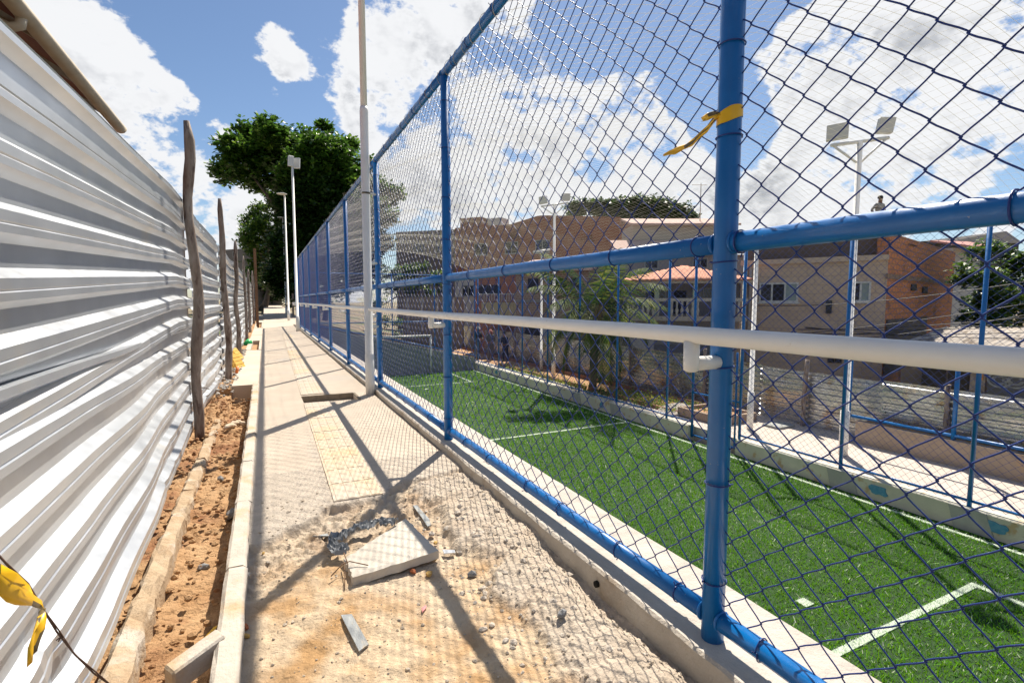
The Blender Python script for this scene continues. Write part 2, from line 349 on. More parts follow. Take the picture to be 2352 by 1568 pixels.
# ------------------------------------------------------------------ kerb stones
kerb = MB(); kerb.box(-.168, -.104, 1.36, 7.0, -.28, -.03)
kerb = tag(kerb.build('kerb', kerbmat), kind='structure')
y = 1.38
while y < 6.9:
    ln = min(rnd.uniform(.62, .9), 6.98 - y); km = MB(); dx = rnd.uniform(-.003, .004)
    n = 8
    P = []
    for i in range(n + 1):
        yy = y + .004 + (ln - .008) * i / n; j = lambda: rnd.uniform(-.003, .003)
        P.append([(-.172 + dx + j(), yy, -.20), (-.172 + dx + j(), yy, .008 + j()), (-.160 + dx, yy, .018 + j()), (-.112 + dx, yy, .018 + j()), (-.099 + dx + j(), yy, .006), (-.099 + dx, yy, -.2)])
    for i in range(n):
        b = len(km.v); km.v += P[i] + P[i + 1]
        for q in range(6): km.f.append([b + q, b + (q + 1) % 6, b + 6 + (q + 1) % 6, b + 6 + q][::-1]); km.mi.append(0); km.sm.append(False)
    for e, rv in ((0, 1), (n, 0)):
        b = len(km.v); km.v += P[e]; km.f.append([b + q for q in range(6)][::-1] if not rv else [b + q for q in range(6)]); km.mi.append(0); km.sm.append(False)
    km.build('kerb_stone', kerbmat, kerb); y += ln
# broken old kerb inside the trench, its pieces at uneven heights
old = MB(); old.box(-.46, -.425, 1.0, 5.6, -.3, -.12)
okm = pm('dirty_old_kerb', (.44, .34, .23), (.36, .25, .15), 9, .95, .8, 50, c3=(.52, .46, .38), s3=6, t3=(.52, .66), bd=.012)
old = tag(old.build('old_kerb', okm), kind='structure')
for (y0, y1, zt, dx) in ((.9, 1.55, -.005, .02), (1.57, 2.12, -.012, .016), (2.14, 2.9, -.022, .012), (2.95, 3.35, -.045, .004), (3.4, 4.0, -.055, .0), (4.08, 4.75, -.065, -.002), (4.85, 5.5, -.085, .0)):
    km = MB(); n = 10; P = []
    for i in range(n + 1):
        yy = y0 + (y1 - y0) * i / n; j = lambda a=.006: rnd.uniform(-a, a)
        P.append([(-.475 + dx, yy, -.28), (-.475 + dx + j(), yy, zt - .012 + j()), (-.462 + dx, yy, zt + j(.004)), (-.418 + dx + j(), yy, zt + j(.008)), (-.405 + dx + j(), yy, zt - .02 + j(.012)), (-.400 + dx, yy, -.28)])
    for i in range(n):
        b = len(km.v); km.v += P[i] + P[i + 1]
        for q in range(6): km.f.append([b + q, b + (q + 1) % 6, b + 6 + (q + 1) % 6, b + 6 + q][::-1]); km.mi.append(0); km.sm.append(False)
    for e, rv in ((0, 1), (n, 0)):
        b = len(km.v); km.v += P[e]; km.f.append([b + q for q in range(6)][::-1] if not rv else [b + q for q in range(6)]); km.mi.append(0); km.sm.append(False)
    km.build('kerb_stone', okm, old)

# trench of red soil between kerbs and hoarding
gx = np.linspace(-.66, -.168, 48); gy = np.linspace(.5, 6.98, 420); V = []
for x in gx:
    for y in gy:
        z = -.125 + .03 * fbm(x, y, 4, 3, 4) + .022 * abs(fbm(x, y, 14, 4, 8)) + .06 * max(0, min(1, (-x - .40) / .1)) * (.6 + .5 * n2(x, y, 2, 1))
        dd, pp = mnoise.voronoi(Vector((x * 22, y * 20, 1.3))); z += .012 * (.5 - dd[0])
        if y > 5.6 and x > -.40: z -= .10 * min(1, (y - 5.6) / .5)
        V.append((x, y, z))
nx, ny = len(gx), len(gy); idx = np.arange(nx * ny).reshape(nx, ny)
F = np.stack([idx[:-1, :-1], idx[1:, :-1], idx[1:, 1:], idx[:-1, 1:]], -1).reshape(-1, 4)
tag(bulk('trench_soil', V, F, soil, None, True), kind='structure')
# gravel verge below the hoarding further on
def rock(mb, c, r, seed, flat=.7):
    q = random.Random(seed); bm = bmesh.new(); bmesh.ops.create_icosphere(bm, subdivisions=1, radius=1)
    rot = Matrix.Rotation(q.uniform(0, 6.3), 3, 'Z') @ Matrix.Rotation(q.uniform(-.4, .4), 3, 'X'); sx, sy = q.uniform(.7, 1.3), q.uniform(.6, 1.1)
    vs = []
    for v in bm.verts:
        d = v.co * q.uniform(.72, 1.1); d = rot @ Vector((d.x * sx * r, d.y * sy * r, d.z * flat * r)); vs.append((c[0] + d.x, c[1] + d.y, c[2] + d.z))
    mb._add(vs, [[x.index for x in f.verts] for f in bm.faces]); bm.free()
def scatter(name, n, fn, mat, label=None):
    m = MB()
    for i in range(n):
        c, r = fn(); rock(m, c, r, rnd.random())
    return tag(m.build(name, mat), label, 'gravel', kind='stuff')
def f1():
    x = rnd.uniform(-.06, 1.05); y = rnd.uniform(.9, 2.85); z, t = fore(x, y)
    return (x, y, z + .001), rnd.choice([.002, .003, .003, .004, .004, .006, .009]) * rnd.uniform(.7, 1.2)
scatter('loose_gravel', 1100, f1, pm('sandy_chip', (.50, .40, .28), (.30, .27, .24), 60, .95, .5, 90, c3=(.6, .5, .38), s3=40, t3=(.5, .6)), 'small stones and chips scattered over the broken end of the walkway')
def f1b():
    x = rnd.uniform(.60, 1.05); y = rnd.uniform(1.0, 2.85); z, t = fore(x, y); return (x, y, z), rnd.choice([.004, .006, .008, .011, .018])
scatter('rubble', 260, f1b, pm('white_rubble', (.58, .51, .43), (.44, .38, .31), 18, .95, .8, 60, c3=(.5, .42, .3), s3=12, t3=(.6, .7), bd=.012), 'pale crumbled concrete rubble beside the blue fence')
def f2():
    x = rnd.uniform(-.56, -.18); y = rnd.uniform(1.3, 6.6); return (x, y, -.10 + .05 * max(0, min(1, (-x - .40) / .1)) + rnd.uniform(-.01, .02)), rnd.uniform(.004, .022)
scatter('soil_clods', 620, f2, soil, 'crumbled red soil clods lying in the trench')
def f3():
    y = rnd.uniform(6.4, 12); return (rnd.uniform(-.56, -.36), y, -.01 + rnd.uniform(-.02, .03)), rnd.uniform(.012, .035)
vb = MB(); vb.box(-.7, -.40, 6.95, 36, -.3, -.03); tag(vb.build('verge', soil), kind='structure')
scatter('verge_gravel', 260, f3, stone, 'grey gravel heaped along the foot of the metal hoarding')

# ------------------------------------------------------------------ retaining wall with ledge under the blue fence
lw = MB()
n = 260; P = []
for i in range(n + 1):
    y = -2.5 + 25.3 * i / n; e = .006 * fbm(0, y, 6, 3, 2) + (.012 * n2(0, y, 14, 3) if y < 3 else 0); zt = .05 + .003 * n2(3, y, 8, 1)
    P.append([(1.07 + e, y, -2.5), (1.07 + e, y, zt - .008), (1.08 + e * .6, y, zt), (1.27, y, zt + .001), (1.41 + .004 * n2(5, y, 9, 2), y, zt), (1.42, y, zt - .01), (1.42, y, -2.5)])
lw.grid([q for r in P for q in r], n + 1, 7, False)
lw.f = [f[::-1] for f in lw.f]
lw.mi = [1 if (i % 6) in (2, 3) else 0 for i in range(len(lw.f))]
rw = lw.build('retaining_wall', [ledgemat, pm('ledge_top', (.56, .51, .45), (.47, .42, .36), 6, .95, .6, 70, bd=.01)])
dh = MB(); q_ = atX(1372, 1340, 1.068); dh.tube([(1.058, q_.y, q_.z), (1.09, q_.y, q_.z)], .012, 12); dh.build('drain_hole_plug', pm('painted_hole_shade', (.012, .01, .008), rough=1), rw)  # solid plug on the ledge face, the hole's shade put into its colour
tag(rw, 'low pale concrete ledge running along the foot of the blue chain-link fence', 'wall')

# ------------------------------------------------------------------ near chain-link fence
FX, ZB, ZM, ZT = 1.15, .118, 1.197, 2.578
SP = 2.38; PY0 = 1.01
def chain_mesh(name, Ln, z0, z1, pu, pv, r, sides, ts, warp, seed):
    nw = int(round(2 * Ln / pu)); step = Ln / nw; A = step / 2 + 1.15 * r; nh = int(round((z1 - z0) / (pv / 2)))
    V = []; F = []
    s_ = random.Random(seed); o1, o2 = s_.uniform(0, 50), s_.uniform(0, 50)
    ts = np.array(ts); nt_ = len(ts)
    kk = np.repeat(np.arange(nh), nt_); tt = np.tile(ts, nh)
    kk = np.append(kk, nh); tt = np.append(tt, 0.0)
    s = 1 - 2 * (tt - .022 * np.sin(2 * np.pi * tt)); sg = np.where(kk % 2 == 0, 1.0, -1.0)
    zz = z0 + (kk + tt) * (pv / 2); off = np.where(tt == 0, 0, 1.25 * r) * sg
    n = len(zz); base = 0
    for i in range(nw):
        fl = 1 if i % 2 == 0 else -1
        yy = (i + .5) * step + A * s * sg * fl
        xx = off * fl
        # gentle warp, as real mesh is never quite true
        edge = np.clip(np.minimum(yy, Ln - yy) / .15, 0, 1) * np.clip(np.minimum(zz - z0, z1 - zz) / .1, 0, 1)
        wy = warp * edge * (np.sin(yy * 3.1 + zz * 2.3 + o1) + .7 * np.sin(zz * 6.1 - yy * 4.7 + o2) + .5 * np.sin(yy * 17 + zz * 5 + o1))
        wz = warp * edge * (np.sin(yy * 2.7 - zz * 3.1 + o2) + .6 * np.sin(zz * 7.7 + yy * 5.3 + o1))
        wx = warp * 2.2 * edge * np.sin(yy * 2.1 + o1) * np.sin(zz * 1.7 + o2)
        C = np.stack([xx + wx, yy + wy, zz + wz], 1)
        Tn = np.gradient(C, axis=0); Tn /= np.linalg.norm(Tn, axis=1, keepdims=True)
        a = np.cross(Tn, np.array([1.0, 0, 0])); a /= np.linalg.norm(a, axis=1, keepdims=True); b = np.cross(Tn, a)
        ring = np.concatenate([(C + r * (math.cos(2 * math.pi * q / sides) * a + math.sin(2 * math.pi * q / sides) * b))[:, None, :] for q in range(sides)], 1)
        V.append(ring.reshape(-1, 3))
        ii = np.arange(n - 1)[:, None] * sides + base; q = np.arange(sides)[None, :]; q2 = (q + 1) % sides
        F.append(np.stack([ii + q, ii + q2, ii + sides + q2, ii + sides + q], -1).reshape(-1, 4)); base += n * sides
    V = np.concatenate(V); F = np.concatenate(F)
    o = bulk(name, V, F, bluewire, None, True); me = o.data; bpy.data.objects.remove(o); return me
TS = (0, .1, .3, .5, .7, .9)
chain_near = [chain_mesh('chain_mesh', SP, ZB - .03, ZT - .02, .104, .0925, .0019, 5, TS, .0032, sd) for sd in (1, 2, 3)]
chain_far = chain_mesh('chain_mesh', SP, ZB - .03, ZT - .02, .104, .0925, .0027, 4, (0, .2, .8), .003, 5)
fence = thing('chain_link_fence', 'tall blue tubular fence with chain-link mesh running beside the walkway', 'fence', (FX, 0, .05))
def part(me, name, parent, loc, rot=None):
    o = link_mesh(name, me, parent, loc)
    if rot: o.rotation_euler = rot
    return o
pm_ = MB(); pm_.tube([(0, 0, 0), (0, 0, ZT - .05 - .0)], .0315, 16); post_o = pm_.build('post', blue); post_o.parent = fence
POSTS = [PY0 + SP * k for k in range(-1, 10)]
post_me = post_o.data
for i, y in enumerate(POSTS):
    o = post_o if i == 0 else link_mesh('post', post_me, fence)
    o.location = (0, y, -.03)
for z, rr in ((ZB, .027), (ZM, .0275), (ZT, .0275)):
    for i in range(len(POSTS) - 1):
        m = MB(); y0, y1 = POSTS[i] + (.026 if z != ZT else 0), POSTS[i + 1] - (.026 if z != ZT else 0)
        zz = [z + rnd.uniform(-.003, .003) for _ in range(5)]
        m.tube([(FX, y0 + (y1 - y0) * q / 4, zz[q] if 0 < q < 4 else z) for q in range(5)], rr, 16)
        m.build('rail', blue, fence)
wr_ = MB(); wr_.tube([(0, -.004, 0), (0, 0, 0), (0, .005, 0)], [.0285, .0315, .0285], 14); wo_ = wr_.build('weld_bead', blue); wme = wo_.data; bpy.data.objects.remove(wo_)
for i in range(0, 6):
    for z in (ZB, ZM):
        for s_ in (-1, 1): link_mesh('weld_bead', wme, fence, (0, POSTS[i] + s_ * .0315, z - .05))
for i in range(len(POSTS) - 1):
    me = chain_near[i % 3] if i < 5 else chain_far
    link_mesh('chain_mesh', me, fence, (.006, POSTS[i], -.05))
# tie wires
def ring(r, w, seg=18, ns=5, axis='Y', gap=0.0):
    m = MB(); pts = []
    for k in range(seg + 1):
        an = 2 * math.pi * k / seg; tw = .004 * (k / seg)
        p = (r * math.cos(an), tw, r * math.sin(an)) if axis == 'Y' else (r * math.cos(an), r * math.sin(an), tw)
        pts.append(p)
    pts.append((pts[-1][0] + .012, pts[-1][1] + .004, pts[-1][2] - .006) if axis == 'Y' else (pts[-1][0] + .006, pts[-1][1] + .01, pts[-1][2]))
    m.tube(pts, w, ns); o = m.build('tie_wire', bluewire); me = o.data; bpy.data.objects.remove(o); return me
ry, rz_ = ring(.0302, .0021), ring(.0340, .0020, axis='Z')
for i in range(0, 6):
    y0 = POSTS[i]
    for z, ks in ((ZB, 7), (ZM, 6), (ZT, 7)):
        for q in range(ks):
            yy = y0 + .09 + (SP - .18) * (q + rnd.uniform(-.25, .25)) / (ks - 1)
            if yy < .2: continue
            part(ry, 'tie_wire', fence, (0, yy, z - .05), (rnd.uniform(-.1, .1), rnd.uniform(0, 6), rnd.uniform(-.25, .25)))
    for q in range(8): part(rz_, 'tie_wire', fence, (0, y0, .15 + .31 * q + rnd.uniform(-.04, .04)), (rnd.uniform(-.08, .08), rnd.uniform(-.08, .08), rnd.uniform(0, 6)))

# ------------------------------------------------------------------ white handrail
HX, HZ = 1.03, .945
hr = thing('handrail', 'white painted steel handrail held off the blue fence on short elbow brackets', 'handrail', (HX, 0, HZ))
m = MB(); m.tube([(HX, y, HZ + .0025 * math.sin(y * 1.3)) for y in np.linspace(-1.6, 22.55, 60)], .023, 16); m.build('rail', whitepaint, hr)
bk = MB(); bk.tube([(0, 0, -.015), (0, 0, -.075), (0, 0, -.093), (0, 0, -.097)], [.021, .021, .020, .013], 16); bk.tube([(-.004, 0, -.076), (.04, 0, -.076), (.096, 0, -.076)], .0195, 16)
bo = bk.build('bracket', whitepaint, None); bo.parent = hr
for i, y in enumerate(POSTS):
    o = bo if i == 0 else link_mesh('bracket', bo.data, hr)
    o.location = (0, y - .005, 0)

# ------------------------------------------------------------------ net roof over the pitch
X1N, YF = 9.4, 22.7
def netz(x, y):
    sx = (x - FX) / (X1N - FX); z0 = ZT + .0; z1 = 2.20
    sy = ((y + 1.4) % 6.0) / 6.0
    return z0 + (z1 - z0) * sx + .95 * math.sin(math.pi * min(1, max(0, sx))) ** .85 * (.9 + .1 * math.sin(math.pi * sy)) - .03 * math.sin(y * 2.1 + x)
NV = []; NF = []
def thread(pts, r):
    b = len(NV); n = len(pts)
    for i, p in enumerate(pts):
        t = (pts[min(i + 1, n - 1)] - pts[max(i - 1, 0)]).normalized(); a = t.cross(Vector((0, 0, 1))).normalized(); c = a.cross(t)
        for k in range(3): an = 2.1 * k; NV.append(p + (a * math.cos(an) + c * math.sin(an)) * r)
    for i in range(n - 1):
        for k in range(3): NF.append((b + i * 3 + k, b + i * 3 + (k + 1) % 3, b + i * 3 + 3 + (k + 1) % 3, b + i * 3 + 3 + k))
y = -1.0
while y <= YF:
    dy = rnd.uniform(-.012, .012); q = rnd.uniform(.6, 1)
    thread([Vector((x, y + dy + .02 * math.sin(x * 1.7 + y), netz(x, y) + .010 * q * math.sin(x * 3.3 + y * 5))) for x in np.linspace(FX, X1N, 26)], .0015); y += .10
x = FX + .125
while x < X1N:
    thread([Vector((x + .015 * math.sin(yy * 1.9 + x * 3), yy, netz(x, yy))) for yy in np.linspace(-1.0, YF, 90)], .0012); x += .14
net = thing('roof_net', 'fine white cord net stretched over the football pitch from the blue fence top', 'net', (FX, 0, ZT))
bulk('net_mesh', [tuple(v) for v in NV], NF, netmat, net)
m = MB(); pts = [(X1N, yy, netz(X1N, yy)) for yy in np.linspace(-1, YF, 40)]; m.tube(pts, .006, 5); m.build('edge_cord', netmat, net)
m = MB(); pts = [(xx, YF, netz(xx, YF)) for xx in np.linspace(FX, X1N, 16)]; m.tube(pts, .006, 5); m.build('edge_cord', netmat, net)
m = MB(); pts = []
q = 0
for k in range(1500):
    yy = 2.3 + k * .0135; an = k * .55 + .6 * math.sin(k * .13); rr = .0305 + .004 * max(0, math.sin(k * .71)) ; pts.append((FX + rr * math.cos(an), yy, ZT + rr * math.sin(an)))
m.tube(pts, .0016, 3, smooth=False); m.build('lashing_twine', rope, net)
m = MB()
for k in range(40):
    yy = rnd.uniform(2.5, 14); q0 = Vector((FX + rnd.uniform(-.02, .02), yy, ZT + .029)); pts = [q0]
    for _ in range(4): pts.append(pts[-1] + Vector((rnd.uniform(-.012, .012), rnd.uniform(-.02, .02), rnd.uniform(-.004, .018))))
    m.tube(pts, .0012, 3)
m.build('loose_ends', rope, net)
# ------------------------------------------------------------------ corrugated hoarding on the left
hoard = thing('metal_hoarding', 'hoarding of dented galvanised corrugated sheets with crooked wooden posts on the left', 'hoarding', (-.48, 0, 0))
PROF = [(0, 0), (0, .042), (.034, .064), (.034, .084), (.0305, .088), (.034, .092), (.034, .118), (.0, .142)]
PER = .160
def sheet(x0, y0, y1, z0, z1, bulge, dent, seed, zs, inner=False, dy=.045, xs=lambda y, z: 0):
    prof = []
    z = z0; k = 0
    while True:
        for (o, dz) in PROF:
            zz = z0 + k * PER + dz
            if zz > z1: break
            prof.append((o, zz))
        if z0 + (k + 1) * PER > z1: break
        k += 1
    prof.append((.006, z1))
    # a few crease lines across the sheet
    q = random.Random(seed); cre = [(q.uniform(y0, y1), q.uniform(z0, z1), q.uniform(.05, .22), q.uniform(.5, 1.3), q.uniform(-.6, .6)) for _ in range(int(5 + 9 * dent))]
    ys = np.arange(y0, y1 + dy * .5, dy); P = []
    for y in ys:
        for (o, z) in prof:
            d = bulge * (fbm(y, z, .55, 2, seed) + .25) * math.sin(math.pi * min(1, max(0, (y - y0) / (y1 - y0)))) ** .5
            d += .006 * dent * fbm(y, z, 2.0, 2, seed + 9)
            zz = z + zs(y) + .004 * n2(y, z, .8, seed + 3)
            cr = 0
            for (cy, cz, cr_, st, sl) in cre:
                e = abs(y - cy - sl * (z - cz)); f = abs(z - cz)
                if e < .10 and f < cr_ * 1.2: cr += st * (1 - e / .10) ** 2 * (1 - f / (cr_ * 1.2))
            d -= .020 * min(1.6, cr) * dent
            o2 = o * (1 - .35 * min(1, cr * dent))
            P.append((x0 + o2 + d + xs(y, z), y, zz))
    m = MB(); m.grid(P, len(ys), len(prof), False); m.f = [f for f in m.f]
    return m.build('metal_sheet', galv, hoard)
up = lambda y: .09 - .12 * max(0, min(1.2, (4.2 - y) / 2.7))
lean = lambda y, z: .085 * max(0, min(1, (4.9 - y) / 3.0)) * max(0, 1 - max(0, z) / .85)
flat0 = lambda y: .0
BAYS = [(-.4, 4.98), (4.93, 8.1), (8.05, 11.2), (11.15, 14.8), (14.75, 18.6), (18.55, 22.4), (22.3, 26.2), (26.1, 30), (29.9, 35)]
for i, (y0, y1) in enumerate(BAYS):
    step = .045 if i < 2 else (.09 if i < 4 else .2)
    jz = rnd.uniform(-.02, .03) if i else 0
    sheet((-.580 if i < 2 else -.555) + .006 * (i % 2), y0, y1, (.68 if i == 0 else .74) + jz, 1.735 + jz, .024 if i else .006, .22 if i == 0 else .6, 3 + i, up if i == 0 else (lambda y: .08), dy=step)
    sheet((-.592 if i < 2 else -.568) + .006 * (i % 2), y0 + .02, y1 + .02, (-.07 if i else -.045), .84, .05 if i else .028, .5 if i == 0 else 1.5, 31 + i, flat0, dy=step, xs=lean if i == 0 else (lambda y, z: 0))
# crooked wooden posts
def crooked(name, u, vb, vt, r0, r1, bend, seed, X=-.425, parent=None, mat=wood, zb=-.15, lean=0):
    b = atX(u, vb, X); y = b.y
    d = ray(u, vt); t = y / d.y; zt = CAMZ + d.z * t
    q = random.Random(seed); pts = []; rs = []; n = 18
    for k in range(n + 1):
        f = k / n; pts.append((X + bend * (fbm(f * 3, seed, 1, 2, seed) * .7) + lean * f * f, y + bend * fbm(f * 3, seed + 7, 1, 2, seed + 2) , zb + (zt - zb) * f)); rs.append((r0 + (r1 - r0) * f) * (1 + .12 * q.uniform(-1, 1)))
    rs[-1] *= .55; m = MB(); m.tube(pts, rs, 11, smooth=True)
    return m.build(name, mat, parent), y, zt
for (u, vb, vt, r0, r1, bd_, sd) in ((456, 890, 283, .040, .034, .08, 4), (526, 870, 458, .045, .034, .06, 9), (549.5, 800, 554, .045, .035, .05, 13), (566, 770, 588, .04, .03, .05, 21), (575, 760, 618, .05, .035, .05, 17), (584, 750, 622, .05, .04, .04, 26), (589, 742, 640, .06, .05, .04, 33)):
    crooked('wooden_post', u, vb, vt, r0, r1, bd_, sd, parent=hoard, X=-.50 if u < 500 else -.475)
bp = MB(); c = atX(598, 700, -.30); bp.box(-.34, -.24, c.y * .55, c.y * .55 + .05, -.1, 3.1)
bp.build('wooden_post', pm('brown_board', (.23, .12, .06), (.17, .09, .05), 12, .85, .4, 40, stretch=(1, 1, .2)), hoard)
# binding wires on the first posts
m = MB()
for z in (.30, .62, .95, 1.28, 1.55):
    m.tube([(-.55, 4.93, z), (-.47, 4.90, z + .01), (-.445, 4.97, z - .02), (-.54, 5.05, z)], .002, 4)
m.build('binding_wire', pm('rusty_wire', (.10, .06, .045), rough=.8), hoard)

# ------------------------------------------------------------------ roof behind the hoarding
roofh = thing('tiled_roof_house', 'house behind the hoarding with clay tile eaves, rafters and a pale gutter', 'house', (-2.2, 3, 0))
EX, EZ, YE = -1.62, 3.23, 8.05
SL = .60
claymat = pm('clay_tile', (.34, .11, .05), (.24, .075, .04), 9, .85, .4, 50)
def roof_pt(x, y, o=0): return (x, y, EZ + (EX - x) * SL + o)
m = MB()
nr = 24
TILE = .22
ny = int((YE + 3) / TILE)
prof = []
tp = MB()
for j in range(ny * 4 + 1):
    pass
P = []
for i in range(15):
    x = EX + .03 - i * .25
    for j in range(ny * 6 + 1):
        yy = -3 + j * TILE / 6; P.append((x, yy, EZ + .10 + (EX - x) * SL + .030 * math.sin(j / 6 * 2 * math.pi) - (.012 if i % 2 else 0)))
m.grid(P, 15, ny * 6 + 1); m.build('roof_tiles', claymat, roofh)
m = MB(); m.hexa([roof_pt(EX, -3, .045), roof_pt(EX, YE, .045), roof_pt(-5, YE, .045), roof_pt(-5, -3, .045), roof_pt(EX, -3, .060), roof_pt(EX, YE, .060), roof_pt(-5, YE, .060), roof_pt(-5, -3, .060)]); m.build('roof_boarding', pm('roof_underside', (.20, .065, .035), (.14, .05, .03), 5, .9, .5, 30, stretch=(1, 5, 1)), roofh)
raft = pm('pale_old_timber', (.36, .30, .22), (.25, .20, .15), 12, .85, .5, 40)
y = -2.6
while y < YE - .1:
    m = MB(); m.hexa([roof_pt(EX + .01, y, -.015), roof_pt(EX + .01, y + .05, -.015), roof_pt(-4.5, y + .05, -.015), roof_pt(-4.5, y, -.015), roof_pt(EX + .01, y, .045), roof_pt(EX + .01, y + .05, .045), roof_pt(-4.5, y + .05, .045), roof_pt(-4.5, y, .045)]); m.build('rafter', raft, roofh); y += .93
WXX = -1.90
m = MB(); zz = EZ + (EX - WXX) * SL - .10; m.box(WXX - .05, WXX + .02, -3, 6.0, zz - .02, zz + .085); m.build('wall_plate', raft, roofh)
m = MB(); m.box(WXX - .12, WXX - .08, -3, 7.9, zz - .16, zz - .03); m.build('lower_beam', pm('dark_timber', (.13, .07, .045), (.09, .05, .03), 9, .9), roofh)
m = MB(); m.box(-2.35, -2.2, -3, 7.8, 0, 2.9); m.build('wall', pm('plain_brick', (.30, .13, .07), (.22, .10, .06), 8, .9), roofh)  # plain brick red, mottled at random
m = MB(); m.box(-2.1, -2.0, 2.6, 2.7, 0, 3.35); m.box(-2.1, -2.0, 5.9, 6.0, 0, 3.35); m.build('veranda_post', pm('dark_timber', (.1, .06, .04)), roofh)
# gutter
m = MB(); P = []; nseg = 10
ysg = np.linspace(-3, YE + .05, 60)
for y in ysg:
    for k in range(nseg + 1):
        an = math.pi + math.pi * k / nseg; P.append((EX + .055 + .062 * math.cos(an), y, EZ - .015 + .062 * math.sin(an)))
m.grid(P, len(ysg), nseg + 1)
gmat = pm('cream_gutter', (.55, .48, .38), (.45, .38, .29), 5, .6, .1, 40)
gut = m.build('gutter', gmat, roofh)
sol = gut.modifiers.new('s', 'SOLIDIFY'); sol.thickness = .006
yy = -2.3
while yy < YE:
    m = MB(); P = []
    for dy in (0, .04):
        for k in range(nseg + 1):
            an = math.pi + math.pi * k / nseg; P.append((EX + .055 + .0665 * math.cos(an), yy + dy, EZ - .015 + .0665 * math.sin(an)))
    m.grid(P, 2, nseg + 1); m.build('gutter_joint', gmat, gut); yy += 1.15
m = MB(); m.tube([(EX + .05, 5.2, EZ - .06), (EX + .04, 5.2, EZ - .13), (EX - .02, 5.2, EZ - .155), (-1.9, 5.25, EZ - .02)], .036, 10); m.build('downpipe', gmat, roofh)
# lower neighbouring roof end beyond it
r2 = thing('low_tiled_roof', 'lower tiled roof end just past the gutter, barely above the hoarding', 'roof', (-2.2, 9.5, 0))
m = MB(); m.hexa([(-1.56, 8.5, 2.86), (-1.56, 11, 2.86), (-4, 11, 4.0), (-4, 8.5, 4.0), (-1.56, 8.5, 2.95), (-1.56, 11, 2.95), (-4, 11, 4.08), (-4, 8.5, 4.08)]); m.build('roof_tiles', claymat, r2)
m = MB(); m.tube([(-1.54, 8.45, 2.9), (-1.54, 11.05, 2.9)], .05, 8); m.build('gutter', gmat, r2); m = MB(); m.box(-4, -2.1, 8.7, 10.9, 0, 2.95); m.build('wall', pm('plain_brick', (.3, .13, .07)), r2)

# ------------------------------------------------------------------ ribbons of hazard tape
def ribbon(pts, widths, dirs, mats, name, parent, black=lambda i, j: False, nw=4):
    m = MB(); P = []
    for p, wd, d in zip(pts, widths, dirs):
        d = Vector(d).normalized()
        for k in range(nw + 1): P.append(Vector(p) + d * wd * (k / nw - .5) + Vector((0.004 * math.sin(k * 2.1 + p[1] * 40), 0, 0)))
    b = 0; n = len(pts)
    m.smooth = True
    m.v = [tuple(x) for x in P]
    for i in range(n - 1):
        for j in range(nw):
            m.f.append([i * (nw + 1) + j, i * (nw + 1) + j + 1, (i + 1) * (nw + 1) + j + 1, (i + 1) * (nw + 1) + j]); m.mi.append(1 if black(i, j) else 0); m.sm.append(True)
    o = m.build(name, mats, parent)
    so = o.modifiers.new('t', 'SOLIDIFY'); so.thickness = .0006
    return o
tz = atX(1690, 252, FX - .03).z
tp = thing('hazard_tape', 'yellow and black plastic tape knotted round the near blue post, its tails blowing', 'tape', (FX, PY0, tz))
m = MB(); P = []
for k in range(25):
    an = 2 * math.pi * k / 24; lift = .010 * math.cos(an + .8)
    for h in (-.016, -.006, .006, .016): P.append((FX + (.0335 + .001 * math.sin(k * 1.7)) * math.cos(an), PY0 + (.0335) * math.sin(an), tz + h * (1 + .2 * math.sin(an * 2)) + lift))
m.grid(P, 25, 4); ob = m.build('band', [tape_y, tape_k], tp)
K = Vector(atX(1652, 263, FX - .02))
def tl(*uv, X): return [Vector(atX(u, v, X + dx)) for (u, v, dx) in uv]
pts = tl((1654, 262, 0), (1643, 276, -.004), (1628, 294, .0), (1612, 306, .004), (1592, 325, -.002), (1572, 338, .003), (1556, 346, .0), (1538, 351, 0), (1524, 357, .002), X=FX - .03)
ribbon(pts, [.010, .016, .024, .028, .026, .018, .024, .012, .004], [(0, .5, -.9), (.2, .5, -.9), (.1, .6, -.8), (-.2, .55, -.8), (.2, .6, -.8), (0, .5, -.9), (.1, .5, -.9), (0, .4, -.9), (0, .4, -.9)], [tape_y, tape_k], 'tail', tp, lambda i, j: j >= 1 and j < 3 and 1 <= i <= 4)
pts = tl((1654, 262, 0), (1640, 263, .003), (1626, 268, -.003), (1612, 274, .002), X=FX - .035)
ribbon(pts, [.010, .020, .022, .016], [(0, .3, 1), (.1, .2, 1), (-.1, .1, 1), (0, .2, 1)], [tape_y, tape_k], 'tail', tp, lambda i, j: i < 2 and j > 1)
m = MB(); m.tube([K + Vector((0, -.006, .004)), K + Vector((0, .004, -.003)), K + Vector((0, .012, -.008))], [.007, .009, .006], 7); m.build('knot', tape_y, tp)

bw = thing('barbed_wire', 'thin rusty wire sagging across the lower left corner of the hoarding', 'wire', tuple(atX(170, 1500, -.36)))
XW = -.34
wp = [atX(-40, 1240, XW - .02), atX(0, 1278, XW), atX(60, 1345, XW), atX(100, 1400, XW), atX(130, 1450, XW), atX(170, 1500, XW), atX(215, 1545, XW + .01), atX(265, 1580, XW + .03)]
m = MB(); m.tube(wp, .0016, 5); m.tube([p_ + Vector((.002, .002 * (-1) ** i, .002 * (-1) ** i)) for i, p_ in enumerate(wp)], .0013, 4)
c = Vector(atX(140, 1462, XW))
for k in range(4): m.tube([c, c + Vector((rnd.uniform(-.01, .01), rnd.uniform(-.018, .018), rnd.uniform(-.018, .018)))], .0012, 4)
m.build('wire_strand', pm('rusty_wire', (.10, .06, .045), rough=.8), bw)
t2 = thing('tape_scrap', 'yellow and black tape twisted round the rusty wire in the lower left corner', 'tape', tuple(atX(60, 1400, -.35)))
